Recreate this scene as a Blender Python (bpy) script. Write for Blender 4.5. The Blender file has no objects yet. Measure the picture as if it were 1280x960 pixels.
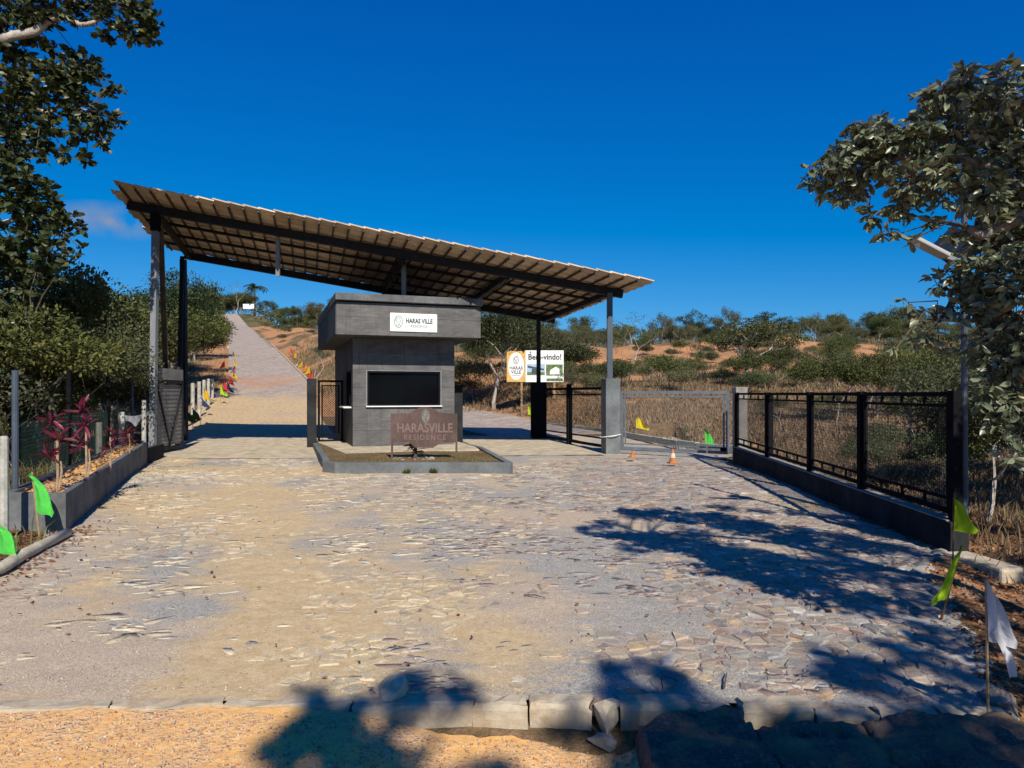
import bpy, math, random
import numpy as np
from mathutils import Vector, Matrix

# ------------------------------------------------------------------ camera, sky, sun, exposure
sc = bpy.context.scene
C = sc.collection
F, CX, HY, CAMZ = 870.0, 640.0, 492.0, 1.8      # focal length (px of the 1280 wide photo), centre, horizon row, eye height
cd = bpy.data.cameras.new('camera'); cam = bpy.data.objects.new('camera', cd); C.objects.link(cam)
cam.location = (0, 0, CAMZ); cam.rotation_euler = (math.radians(90), 0, 0)
cd.sensor_width = 36; cd.lens = 36 * F / 1280; cd.shift_y = 12 / 1280
cd.clip_start = 0.05; cd.clip_end = 4000
sc.camera = cam

SX, SY = -0.31, 1.18                               # sunlight travels (SX, SY, -1)
sun_el = math.atan2(1, math.hypot(SX, SY)); sun_az = math.atan2(-SX, -SY)   # azimuth clockwise from +Y
W = bpy.data.worlds.new('World'); sc.world = W; W.use_nodes = True
wt = W.node_tree; wt.nodes.clear()
out = wt.nodes.new('ShaderNodeOutputWorld'); bg = wt.nodes.new('ShaderNodeBackground')
sky = wt.nodes.new('ShaderNodeTexSky'); sky.sky_type = 'NISHITA'; sky.sun_disc = False
sky.sun_elevation = sun_el; sky.sun_rotation = sun_az
sky.altitude = 900; sky.air_density = 1.0; sky.dust_density = 0.15; sky.ozone_density = 4.0
# deep polarised blue: the red end of the sky is held back, the blue lifted
sp_ = wt.nodes.new('ShaderNodeSeparateColor'); gm = wt.nodes.new('ShaderNodeCombineColor'); wt.links.new(sky.outputs[0], sp_.inputs[0])
def wmath(op, a, v):
    x = wt.nodes.new('ShaderNodeMath'); x.operation = op; wt.links.new(a, x.inputs[0]); x.inputs[1].default_value = v; return x.outputs[0]
wt.links.new(wmath('MAXIMUM', wmath('MULTIPLY', wmath('SUBTRACT', sp_.outputs[0], 2.05), 0.475), 0.005), gm.inputs[0])
wt.links.new(wmath('MULTIPLY', sp_.outputs[1], 0.70), gm.inputs[1]); wt.links.new(wmath('MULTIPLY', wmath('POWER', sp_.outputs[2], 0.62), 2.37), gm.inputs[2])
# one thin wisp of cloud low in the sky
tc = wt.nodes.new('ShaderNodeTexCoord')
mp = wt.nodes.new('ShaderNodeMapping'); mp.vector_type = 'TEXTURE'
cd_dir = Vector(((142 - CX) / F, 1, (HY - 276) / F)).normalized()
mp.inputs['Location'].default_value = cd_dir; mp.inputs['Scale'].default_value = (0.062, 0.2, 0.024)
ln = wt.nodes.new('ShaderNodeVectorMath'); ln.operation = 'LENGTH'
nz = wt.nodes.new('ShaderNodeTexNoise'); nz.inputs['Scale'].default_value = 26; nz.inputs['Detail'].default_value = 5
mr = wt.nodes.new('ShaderNodeMapRange'); mr.inputs[1].default_value = 1.0; mr.inputs[2].default_value = 0.0
mr2 = wt.nodes.new('ShaderNodeMapRange'); mr2.inputs[1].default_value = 0.38; mr2.inputs[2].default_value = 0.7
mu = wt.nodes.new('ShaderNodeMath'); mu.operation = 'MULTIPLY'
mx = wt.nodes.new('ShaderNodeMix'); mx.data_type = 'RGBA'; mx.inputs[7].default_value = (3.2, 3.6, 4.6, 1)
wt.links.new(tc.outputs['Generated'], mp.inputs[0]); wt.links.new(mp.outputs[0], ln.inputs[0])
wt.links.new(ln.outputs['Value'], mr.inputs[0]); wt.links.new(tc.outputs['Generated'], nz.inputs['Vector'])
wt.links.new(nz.outputs[0], mr2.inputs[0]); wt.links.new(mr.outputs[0], mu.inputs[0]); wt.links.new(mr2.outputs[0], mu.inputs[1])
wt.links.new(mu.outputs[0], mx.inputs[0]); wt.links.new(gm.outputs[0], mx.inputs[6]); wt.links.new(mx.outputs[2], bg.inputs['Color'])
bg.inputs['Strength'].default_value = 0.062
wt.links.new(bg.outputs[0], out.inputs[0])
sl = bpy.data.lights.new('sun', 'SUN'); sl.energy = 4.6; sl.angle = math.radians(0.53); sl.color = (1.0, 0.91, 0.78)
so = bpy.data.objects.new('sun', sl); C.objects.link(so)
so.rotation_euler = Vector((SX, SY, -1)).to_track_quat('-Z', 'Y').to_euler()
so.location = (4, -20, 20)
sc.view_settings.view_transform = 'Standard'; sc.view_settings.look = 'None'
sc.view_settings.exposure = 0.5; sc.view_settings.gamma = 1; sc.view_settings.use_curve_mapping = False
sc.cycles.use_denoising = True; sc.cycles.max_bounces = 6; sc.cycles.transparent_max_bounces = 6

R = random.Random(7)
rng = np.random.default_rng(11)

# ------------------------------------------------------------------ helpers
def at(px, D, py=None, z=None):
    return Vector(((px - CX) / F * D, D, z if z is not None else CAMZ + (HY - py) / F * D))

def lerp(a, b, t): return a + (b - a) * t
def sstep(a, b, v):
    t = np.clip((v - a) / (b - a), 0, 1); return t * t * (3 - 2 * t)

def _hash(ix, iy, seed):
    h = (ix.astype(np.int64) * 374761393 + iy.astype(np.int64) * 668265263 + seed * 974711) & 0xffffffff
    h = ((h ^ (h >> 13)) * 1274126177) & 0xffffffff
    return ((h ^ (h >> 16)) & 0xffff) / 65535.0
def vnoise(x, y, seed=0):
    x = np.asarray(x, float); y = np.asarray(y, float)
    ix = np.floor(x); iy = np.floor(y); fx = x - ix; fy = y - iy
    fx = fx * fx * (3 - 2 * fx); fy = fy * fy * (3 - 2 * fy)
    a = _hash(ix, iy, seed); b = _hash(ix + 1, iy, seed); c = _hash(ix, iy + 1, seed); d = _hash(ix + 1, iy + 1, seed)
    return (a * (1 - fx) + b * fx) * (1 - fy) + (c * (1 - fx) + d * fx) * fy
def fbm(x, y, seed=0, oct=4):
    s = 0; a = 0.5; t = 0
    for o in range(oct):
        s = s + a * vnoise(np.asarray(x) * 2 ** o, np.asarray(y) * 2 ** o, seed + o * 17); t += a; a *= 0.5
    return s / t

def mesh_np(name, verts, faces, mat=None, cols=None, smooth=False):
    """verts (n,3); faces: an (m,k) array or a list of such arrays; cols: per vertex colour (n,3)"""
    me = bpy.data.meshes.new(name)
    verts = np.asarray(verts, np.float32)
    if not isinstance(faces, list): faces = [faces]
    faces = [np.asarray(f, np.int32) for f in faces if len(f)]
    me.vertices.add(len(verts)); me.vertices.foreach_set('co', verts.ravel())
    idx = np.concatenate([f.ravel() for f in faces]); tot = np.concatenate([np.full(len(f), f.shape[1], np.int32) for f in faces])
    start = np.concatenate([[0], np.cumsum(tot)[:-1]]).astype(np.int32)
    me.loops.add(len(idx)); me.loops.foreach_set('vertex_index', idx)
    me.polygons.add(len(tot)); me.polygons.foreach_set('loop_start', start)
    if smooth: me.polygons.foreach_set('use_smooth', np.ones(len(tot), bool))
    if cols is not None:
        a = me.color_attributes.new('col', 'FLOAT_COLOR', 'POINT')
        c4 = np.ones((len(verts), 4), np.float32); c4[:, :3] = cols
        a.data.foreach_set('color', c4.ravel())
    me.update(calc_edges=True)
    if mat: me.materials.append(mat)
    return me

def link(name, me, parent=None, loc=None):
    o = bpy.data.objects.new(name, me); C.objects.link(o)
    if parent is not None: o.parent = parent
    if loc is not None: o.location = loc
    return o
def tag(o, label=None, cat=None, group=None, kind=None):
    if label: o['label'] = label
    if cat: o['category'] = cat
    if group: o['group'] = group
    if kind: o['kind'] = kind
    return o
def thing(name, label, cat, loc=(0, 0, 0), rz=0, group=None):
    o = bpy.data.objects.new(name, None); C.objects.link(o); o.empty_display_size = 0.2
    o.location = loc; o.rotation_euler = (0, 0, rz)
    return tag(o, label, cat, group)

class MB:
    def __init__(s): s.v = []; s.f = []
    def add(s, vs, fs):
        b = len(s.v); s.v += [tuple(v) for v in vs]; s.f += [tuple(i + b for i in f) for f in fs]; return s
    def box(s, c, d, rz=0, M=None):
        x, y, z = d[0] / 2, d[1] / 2, d[2] / 2
        vs = [Vector((i, j, k)) for k in (-z, z) for i, j in ((-x, -y), (x, -y), (x, y), (-x, y))]
        if M is None: M = Matrix.Rotation(rz, 3, 'Z')
        c = Vector(c)
        return s.add([c + M @ v for v in vs], [(3, 2, 1, 0), (4, 5, 6, 7), (0, 1, 5, 4), (1, 2, 6, 5), (2, 3, 7, 6), (3, 0, 4, 7)])
    def bar(s, p, q, w, h, up=(0, 0, 1)):
        p = Vector(p); q = Vector(q); d = q - p; L = d.length; d.normalize()
        u = Vector(up)
        if abs(d.dot(u)) > 0.99: u = Vector((0, 1, 0))
        r = d.cross(u).normalized(); n = r.cross(d)
        M = Matrix((r, d, n)).transposed()
        return s.box((p + q) / 2, (w, L, h), M=M)
    def tube(s, pts, rad, n=6, caps=True):
        pts = [Vector(p) for p in pts]
        if not hasattr(rad, '__len__'): rad = [rad] * len(pts)
        b = len(s.v); up = Vector((0.31, 0.2, 0.93))
        for i, p in enumerate(pts):
            d = (pts[min(i + 1, len(pts) - 1)] - pts[max(i - 1, 0)])
            d = d.normalized() if d.length > 1e-9 else Vector((0, 0, 1))
            if abs(d.dot(up)) > 0.97: up = Vector((1, 0.1, 0.1)).normalized()
            r = d.cross(up).normalized(); t = r.cross(d)
            for k in range(n):
                a = 2 * math.pi * k / n
                s.v.append(tuple(p + (r * math.cos(a) + t * math.sin(a)) * rad[i]))
        for i in range(len(pts) - 1):
            for k in range(n):
                s.f.append((b + i * n + k, b + i * n + (k + 1) % n, b + (i + 1) * n + (k + 1) % n, b + (i + 1) * n + k))
        if caps:
            s.f.append(tuple(b + k for k in reversed(range(n)))); e = b + (len(pts) - 1) * n
            s.f.append(tuple(e + k for k in range(n)))
        return s
    def prism(s, poly, z0, z1):
        n = len(poly); vs = [(p[0], p[1], z0) for p in poly] + [(p[0], p[1], z1) for p in poly]
        return s.add(vs, [tuple(reversed(range(n))), tuple(range(n, 2 * n))] + [(i, (i + 1) % n, n + (i + 1) % n, n + i) for i in range(n)])
    def plate(s, poly, y0, y1):                     # outline in x, z extruded along y
        n = len(poly); vs = [(p[0], y0, p[1]) for p in poly] + [(p[0], y1, p[1]) for p in poly]
        return s.add(vs, [tuple(range(n)), tuple(reversed(range(n, 2 * n)))] + [((i + 1) % n, i, n + i, n + (i + 1) % n) for i in range(n)])
    def mesh(s, name, mat=None, smooth=False):
        me = bpy.data.meshes.new(name); me.from_pydata(s.v, [], s.f)
        if mat: me.materials.append(mat)
        if smooth: me.polygons.foreach_set('use_smooth', np.ones(len(me.polygons), bool))
        me.update(); return me
    def build(s, name, mat=None, parent=None, bevel=0, smooth=False, loc=None):
        o = link(name, s.mesh(name, mat, smooth), parent, loc)
        if bevel:
            m = o.modifiers.new('bevel', 'BEVEL'); m.width = bevel; m.segments = 2; m.limit_method = 'ANGLE'
        return o

# ------------------------------------------------------------------ materials
class NT:
    def __init__(s, name):
        s.m = bpy.data.materials.new(name); s.m.use_nodes = True; s.t = s.m.node_tree; s.n = s.t.nodes
        s.b = s.n['Principled BSDF']
    def new(s, typ, **kw):
        x = s.n.new(typ)
        for k, v in kw.items(): setattr(x, k, v)
        return x
    def set(s, sock, v):
        if hasattr(v, 'is_output') or isinstance(v, bpy.types.NodeSocket): s.t.links.new(v, sock)
        elif isinstance(v, (tuple, list)) and len(v) == 3 and sock.type == 'RGBA': sock.default_value = (*v, 1)
        else: sock.default_value = v
    def coord(s, scale=(1, 1, 1), kind='Object', rot=(0, 0, 0)):
        if kind == 'Position': src = s.new('ShaderNodeNewGeometry').outputs['Position']
        else: src = s.new('ShaderNodeTexCoord').outputs[kind]
        m = s.new('ShaderNodeMapping'); s.set(m.inputs[0], src); m.inputs['Scale'].default_value = scale; m.inputs['Rotation'].default_value = rot
        return m.outputs[0]
    def noise(s, vec, scale, detail=4, rough=0.55):
        x = s.new('ShaderNodeTexNoise'); s.set(x.inputs['Vector'], vec); x.inputs['Scale'].default_value = scale
        x.inputs['Detail'].default_value = detail; x.inputs['Roughness'].default_value = rough
        return x.outputs[0]
    def voro(s, vec, scale, feature='F1', out='Distance'):
        x = s.new('ShaderNodeTexVoronoi'); x.feature = feature; s.set(x.inputs['Vector'], vec); x.inputs['Scale'].default_value = scale
        return x.outputs[out]
    def ramp(s, v, a, b, lo=0.0, hi=1.0):
        x = s.new('ShaderNodeMapRange'); s.set(x.inputs[0], v); x.inputs[1].default_value = a; x.inputs[2].default_value = b
        x.inputs[3].default_value = lo; x.inputs[4].default_value = hi; return x.outputs[0]
    def mix(s, f, a, b, mode='MIX'):
        x = s.new('ShaderNodeMix'); x.data_type = 'RGBA'; x.blend_type = mode
        s.set(x.inputs[0], f); s.set(x.inputs[6], a); s.set(x.inputs[7], b); return x.outputs[2]
    def math(s, op, a, b=0.0):
        x = s.new('ShaderNodeMath'); x.operation = op; s.set(x.inputs[0], a); s.set(x.inputs[1], b); return x.outputs[0]
    def attr(s, name): 
        x = s.new('ShaderNodeAttribute'); x.attribute_name = name; return x.outputs['Color']
    def sep(s, v):
        x = s.new('ShaderNodeSeparateColor'); s.set(x.inputs[0], v); return x.outputs
    def bump(s, h, strength=0.4, dist=0.02):
        x = s.new('ShaderNodeBump'); s.set(x.inputs['Height'], h); x.inputs['Strength'].default_value = strength
        x.inputs['Distance'].default_value = dist; s.set(s.b.inputs['Normal'], x.outputs[0])
    def fin(s, col, rough=0.8, spec=0.3, metal=0.0):
        s.set(s.b.inputs['Base Color'], col); s.set(s.b.inputs['Roughness'], rough)
        s.set(s.b.inputs['Specular IOR Level'], spec); s.set(s.b.inputs['Metallic'], metal); return s.m

def mat_plain(name, col, rough=0.7, var=0.25, scale=6, spec=0.3, metal=0.0, bump=0.15, kind='Object', streak=(1, 1, 1), bdist=0.01):
    m = NT(name); v = m.coord(streak, kind)
    n = m.noise(v, scale, 6, 0.6); n2 = m.noise(v, scale * 9, 3)
    k = m.ramp(n, 0.3, 0.7, 1 - var, 1 + var); k2 = m.ramp(n2, 0.3, 0.7, 1 - var * 0.4, 1 + var * 0.4)
    c = m.mix(1.0, col, m.math('MULTIPLY', k, k2), 'MULTIPLY')
    if bump: m.bump(n2, bump, bdist)
    return m.fin(c, m.ramp(n, 0.3, 0.7, min(1, rough + 0.08), max(0.05, rough - 0.08)), spec, metal)

def mat_leaf(name, a, b, c=None, rough=0.45, spec=0.4, trans=0.25):
    m = NT(name)
    g = m.new('ShaderNodeNewGeometry'); oi = m.new('ShaderNodeObjectInfo')
    r = g.outputs['Random Per Island']
    col = m.mix(r, a, b)
    if c: col = m.mix(m.ramp(m.math('FRACT', m.math('MULTIPLY', r, 7.31)), 0.86, 1.0), col, c)
    hs = m.new('ShaderNodeHueSaturation'); m.set(hs.inputs['Color'], col)
    m.set(hs.inputs['Hue'], m.ramp(oi.outputs['Random'], 0, 1, 0.475, 0.52)); m.set(hs.inputs['Value'], m.ramp(m.math('FRACT', m.math('MULTIPLY', oi.outputs['Random'], 5.7)), 0, 1, 0.7, 1.3))
    m.fin(hs.outputs[0], rough, spec)
    if trans:
        tr = m.new('ShaderNodeBsdfTranslucent'); m.set(tr.inputs[0], hs.outputs[0])
        ms = m.new('ShaderNodeMixShader'); ms.inputs[0].default_value = trans
        m.t.links.new(m.b.outputs[0], ms.inputs[1]); m.t.links.new(tr.outputs[0], ms.inputs[2])
        m.t.links.new(ms.outputs[0], m.n['Material Output'].inputs[0])
    return m.m

M = {}
M['dark_steel'] = mat_plain('dark_steel', (0.016, 0.017, 0.02), 0.6, 0.3, 5, 0.2)
M['black_steel'] = mat_plain('black_steel', (0.008, 0.008, 0.01), 0.8, 0.3, 5, 0.04)
M['brown_steel'] = mat_plain('brown_steel', (0.05, 0.032, 0.026), 0.6, 0.4, 3, 0.3)
M['grey_steel'] = mat_plain('grey_steel', (0.17, 0.185, 0.2), 0.5, 0.25, 2, 0.4, streak=(1, 1, 0.3))
M['blue_steel'] = mat_plain('blue_steel', (0.05, 0.07, 0.095), 0.5, 0.25, 2, 0.4)
M['gate_steel'] = mat_plain('gate_steel', (0.13, 0.15, 0.17), 0.5, 0.25, 3, 0.4)
M['panel_steel'] = mat_plain('panel_steel', (0.21, 0.21, 0.205), 0.6, 0.25, 2, 0.3)
m = NT('stone_tile'); n1 = m.noise(m.coord((1, 1, 2.2), 'Position'), 1.3, 6, 0.65); n2 = m.noise(m.coord((7, 7, .5), 'Position'), 1.0, 4, .6); n3 = m.noise(m.coord((2, 2, 14), 'Position'), 1.6, 5, .65); n4 = m.noise(m.coord((1, 1, 1), 'Position'), 40, 3)
oi = m.new('ShaderNodeObjectInfo'); c = m.mix(m.ramp(n1, .35, .65), (.066, .066, .07), (.118, .115, .112)); c = m.mix(m.math('MULTIPLY', m.ramp(n3, .52, .66), .55), c, (.17, .165, .155)); c = m.mix(m.math('MULTIPLY', m.ramp(n2, .56, .7), .45), c, (.05, .05, .053))
c = m.mix(1.0, c, m.ramp(oi.outputs['Random'], 0, 1, .88, 1.12), 'MULTIPLY'); m.bump(m.math('ADD', n4, n3), .2, .006); M['stone_tile'] = m.fin(c, .6, .3)
M['shaded_tile'] = mat_plain('shaded_tile', (0.035, 0.037, 0.04), 0.65, 0.3, 1.6, 0.35, bump=0.2, kind='Position')  # same cladding as stone_tile, shade of the unlit faces put into the colour
M['grout'] = mat_plain('grout', (0.05, 0.05, 0.052), 0.9, 0.15, 8)
M['grey_paint'] = mat_plain('grey_paint', (0.115, 0.122, 0.126), 0.8, 0.38, 1.7, 0.2, bump=0.4, kind='Position')
M['pillar_paint'] = mat_plain('pillar_paint', (0.125, 0.138, 0.144), 0.8, 0.28, 1.6, 0.25, bump=0.2, kind='Position')
M['dark_paint'] = mat_plain('dark_paint', (0.026, 0.028, 0.031), 0.9, 0.3, 2, 0.06, bump=0.3, kind='Position')
M['concrete'] = mat_plain('concrete', (0.42, 0.36, 0.265), 0.9, 0.32, 3, 0.2, bump=0.5, kind='Position')
m = NT('kerb_concrete'); v = m.coord((1, 1, 1), 'Position'); n1 = m.noise(v, 4, 6, .7); n2 = m.noise(v, 22, 6, .75); n3 = m.noise(m.coord((1, 1, .6), 'Position'), 2.2, 5, .65)
c = m.mix(m.ramp(n2, .3, .7), (.33, .285, .21), (.46, .4, .3)); c = m.mix(m.math('MULTIPLY', m.ramp(n1, .48, .66), .75), c, (.3, .19, .1)); c = m.mix(m.math('MULTIPLY', m.ramp(n3, .52, .64), .6), c, (.2, .18, .15))
m.bump(m.math('ADD', n1, n2), .7, .012); M['kerb_concrete'] = m.fin(c, .95, .15)
M['grey_concrete'] = mat_plain('grey_concrete', (0.24, 0.23, 0.21), 0.9, 0.25, 4, 0.2, bump=0.5, kind='Position')
M['white_post'] = mat_plain('white_post', (0.36, 0.36, 0.32), 0.9, 0.3, 6, 0.2, bump=0.5, kind='Position')
M['white_paint'] = mat_plain('white_paint', (0.72, 0.73, 0.72), 0.6, 0.07, 3)
M['lamp_grey'] = mat_plain('lamp_grey', (0.36, 0.37, 0.37), 0.5, 0.1, 5)
M['sign_white'] = mat_plain('sign_white', (0.66, 0.72, 0.7), 0.5, 0.06, 2, bump=0)
M['ink'] = mat_plain('ink', (0.025, 0.03, 0.03), 0.6, 0.1, 5, bump=0)
M['ink_grey'] = mat_plain('ink_grey', (0.11, 0.14, 0.14), 0.6, 0.1, 5, bump=0)
M['gold'] = mat_plain('gold', (0.55, 0.34, 0.1), 0.6, 0.15, 3, bump=0)
M['photo_green'] = mat_plain('photo_green', (0.1, 0.16, 0.06), 0.6, 0.6, 4, bump=0)
M['photo_blue'] = mat_plain('photo_blue', (0.3, 0.42, 0.55), 0.6, 0.1, 4, bump=0)
M['photo_dark'] = mat_plain('photo_dark', (0.05, 0.06, 0.07), 0.6, 0.3, 4, bump=0)
M['corten'] = mat_plain('corten', (0.098, 0.066, 0.057), 0.85, 0.35, 2.2, 0.2, bump=0.3, kind='Position', streak=(1, 1, 0.5))
M['corten_letter'] = mat_plain('corten_letter', (0.175, 0.122, 0.108), 0.7, 0.15, 6, bump=0)
M['cut_metal'] = mat_plain('cut_metal', (0.2, 0.19, 0.18), 0.7, 0.2, 8, bump=0)
M['cone_orange'] = mat_plain('cone_orange', (0.4, 0.15, 0.05), 0.6, 0.3, 8)
M['cone_white'] = mat_plain('cone_white', (0.55, 0.5, 0.42), 0.6, 0.2, 8)
M['log'] = mat_plain('log', (0.44, 0.4, 0.3), 0.9, 0.3, 5, 0.2, bump=0.6, kind='Position')
M['bamboo'] = mat_plain('bamboo', (0.3, 0.2, 0.1), 0.8, 0.3, 9)
M['brown_wood'] = mat_plain('brown_wood', (0.13, 0.06, 0.035), 0.8, 0.3, 9)
M['bark'] = mat_plain('bark', (0.2, 0.175, 0.15), 0.95, 0.5, 5, 0.1, bump=0.8, kind='Position', streak=(1, 1, 0.4), bdist=0.03)
M['bark_pale'] = mat_plain('bark_pale', (0.36, 0.32, 0.28), 0.95, 0.4, 5, 0.1, bump=0.8, kind='Position', streak=(1, 1, 0.4), bdist=0.03)
M['bark_dark'] = mat_plain('bark_dark', (0.09, 0.075, 0.06), 0.95, 0.4, 5, 0.1, bump=0.8, kind='Position')
M['stem'] = mat_plain('stem', (0.3, 0.22, 0.14), 0.9, 0.3, 20)
M['cloth'] = mat_plain('cloth', (0.72, 0.72, 0.7), 0.9, 0.1, 10)
for nm, col in dict(green=(0.1, 0.62, 0.09), lime=(0.42, 0.62, 0.02), yellow=(0.75, 0.6, 0.02), amber=(0.7, 0.42, 0.01), red=(0.6, 0.04, 0.04),
                    white=(0.55, 0.57, 0.6), olive=(0.1, 0.14, 0.03), orange=(0.75, 0.25, 0.02), purple=(0.25, 0.08, 0.2), navy=(0.03, 0.04, 0.1)).items():
    m = NT('flag_' + nm); v = m.coord()
    k = m.ramp(m.noise(v, 14, 3), 0.3, 0.7, 0.88, 1.1); col = m.mix(1.0, col, k, 'MULTIPLY'); m.fin(col, 0.8, 0.2)
    tr = m.new('ShaderNodeBsdfTranslucent'); m.set(tr.inputs[0], col); ms = m.new('ShaderNodeMixShader'); ms.inputs[0].default_value = 0.3
    m.t.links.new(m.b.outputs[0], ms.inputs[1]); m.t.links.new(tr.outputs[0], ms.inputs[2]); m.t.links.new(ms.outputs[0], m.n['Material Output'].inputs[0])
    M['flag_' + nm] = m.m
m = NT('window_glass'); M['glass'] = m.fin((0.003, 0.003, 0.004), 0.1, 0.1)
m = NT('solar_glass'); M['solar'] = m.fin((0.012, 0.018, 0.04), 0.15, 0.5)
M['net'] = mat_plain('net', (0.01, 0.03, 0.022), 0.7, 0.3, 5, bump=0)

# roof tile: pale sandy concrete, wood-brown lining below is the same fired tile
m = NT('roof_tile'); v = m.coord((1, 1, 1), 'Position'); oi = m.new('ShaderNodeObjectInfo')
n = m.noise(v, 4, 5); st = m.noise(m.coord((3, 24, 3), 'Position'), 1.0, 2)
c = m.mix(m.ramp(n, 0.3, 0.7), (0.5, 0.385, 0.265), (0.6, 0.49, 0.36)); c = m.mix(1.0, c, m.ramp(oi.outputs['Random'], 0, 1, 0.75, 1.2), 'MULTIPLY')
c = m.mix(1.0, c, m.ramp(st, 0.3, 0.7, 0.8, 1.1), 'MULTIPLY')
m.bump(st, 0.4, 0.02); M['roof_tile'] = m.fin(c, 0.85, 0.2)

# terrain: masks in vertex colour r = bare orange soil, g = leaf litter, b = green ground cover
m = NT('ground'); v = m.coord((1, 1, 1), 'Position'); s = m.sep(m.attr('col'))
n1 = m.noise(v, 0.9, 6, 0.65); n2 = m.noise(v, 7, 6, 0.7); n3 = m.noise(v, 40, 4, 0.7)
dry = m.mix(m.ramp(n1, 0.35, 0.65), (0.15, 0.1, 0.055), (0.25, 0.17, 0.095)); dry = m.mix(m.ramp(n2, 0.45, 0.7), dry, (0.085, 0.06, 0.03))
soil = m.mix(m.ramp(n2, 0.35, 0.65), (0.36, 0.17, 0.075), (0.47, 0.26, 0.125)); soil = m.mix(m.ramp(n1, 0.5, 0.65), soil, (0.33, 0.18, 0.11))
lit = m.mix(m.ramp(n3, 0.4, 0.6), (0.05, 0.03, 0.02), (0.2, 0.115, 0.06)); lit = m.mix(m.ramp(n2, 0.5, 0.62), lit, (0.25, 0.12, 0.05))
grn = m.mix(m.ramp(n2, 0.4, 0.6), (0.04, 0.055, 0.02), (0.1, 0.1, 0.04))
ed = m.ramp(n2, 0.3, 0.7, -0.25, 0.25)
def edge(x): return m.ramp(m.math('ADD', x, ed), 0.35, 0.65)
c = m.mix(edge(s[2]), dry, grn); c = m.mix(edge(s[1]), c, lit); c = m.mix(edge(s[0]), c, soil)
c = m.mix(1.0, c, m.ramp(n3, 0.25, 0.75, 0.7, 1.25), 'MULTIPLY')
m.bump(m.math('ADD', n2, m.math('MULTIPLY', n3, 0.5)), 0.8, 0.08); M['ground'] = m.fin(c, 0.95, 0.1)

# dirt road in the foreground and dust between the paving stones
m = NT('dirt'); v = m.coord((1, 1, 1), 'Position')
n1 = m.noise(v, 1.3, 5, 0.6); n2 = m.noise(v, 16, 5, 0.7); vc = m.voro(v, 42, 'F1', 'Color'); vd = m.voro(v, 42)
c = m.mix(m.ramp(n1, 0.4, 0.66), (0.68, 0.385, 0.135), (0.52, 0.33, 0.18)); c = m.mix(m.ramp(n2, 0.45, 0.75), c, (0.74, 0.48, 0.21))
gv = m.sep(vc)[0]; mask = m.math('MULTIPLY', m.ramp(n1, 0.42, 0.6), m.ramp(gv, 0.35, 0.45))
c = m.mix(m.math('MULTIPLY', mask, 0.6), c, m.mix(m.sep(vc)[1], (0.34, 0.23, 0.16), (0.58, 0.44, 0.33)))
m.bump(m.math('ADD', n2, m.math('MULTIPLY', m.ramp(vd, 0, 0.6, 1, 0), mask)), 0.7, 0.02); M['dirt'] = m.fin(c, 0.95, 0.1)

m = NT('dust'); v = m.coord((1, 1, 1), 'Position'); s = m.sep(m.attr('col'))      # r tan dust, g reddish, rest blue-grey gravel
n2 = m.noise(v, 9, 6, 0.7); n3 = m.noise(v, 90, 3, 0.7); nw = m.noise(m.coord((0.7, 2.2, 1), 'Position'), 3, 5, 0.65); vc = m.sep(m.voro(v, 75, 'F1', 'Color'))
grav = m.mix(m.ramp(n3, 0.35, 0.65), (0.2, 0.2, 0.19), (0.37, 0.355, 0.32)); grav = m.mix(m.math('MULTIPLY', m.ramp(vc[0], 0.6, 0.9), 0.5), grav, (0.52, 0.46, 0.38))
tan = m.mix(m.ramp(n2, 0.35, 0.65), (0.45, 0.33, 0.18), (0.55, 0.43, 0.265))
red = m.mix(m.ramp(n3, 0.4, 0.6), (0.36, 0.29, 0.215), (0.5, 0.41, 0.31))
ed = m.ramp(nw, 0.3, 0.7, -0.3, 0.3)
c = m.mix(m.ramp(m.math('ADD', s[1], ed), 0.3, 0.75), grav, red); c = m.mix(m.ramp(m.math('ADD', s[0], ed), 0.25, 0.8), c, tan)
c = m.mix(1.0, c, m.ramp(n3, 0.25, 0.75, 0.72, 1.24), 'MULTIPLY'); c = m.mix(1.0, c, m.ramp(m.noise(v, 28, 4, .7), 0.3, 0.7, 0.86, 1.12), 'MULTIPLY')
m.bump(m.math('ADD', n2, n3), 0.6, 0.014); M['dust'] = m.fin(c, 0.95, 0.1)

m = NT('paving_stone'); v = m.coord((1, 1, 1), 'Position'); n1 = m.noise(v, 6, 6, 0.7); n2 = m.noise(v, 45, 4, 0.7)
c = m.mix(1.0, m.attr('col'), m.ramp(n1, 0.3, 0.7, 0.72, 1.22), 'MULTIPLY'); c = m.mix(m.math('MULTIPLY', m.ramp(m.noise(v, 3.1, 5, 0.7), 0.5, 0.66), 0.6), c, (0.31, 0.275, 0.225))
c = m.mix(1.0, c, m.ramp(n2, 0.3, 0.7, 0.78, 1.16), 'MULTIPLY'); m.bump(m.math('ADD', n1, n2), 0.5, 0.02); M['stone'] = m.fin(c, 0.8, 0.25)

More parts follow.
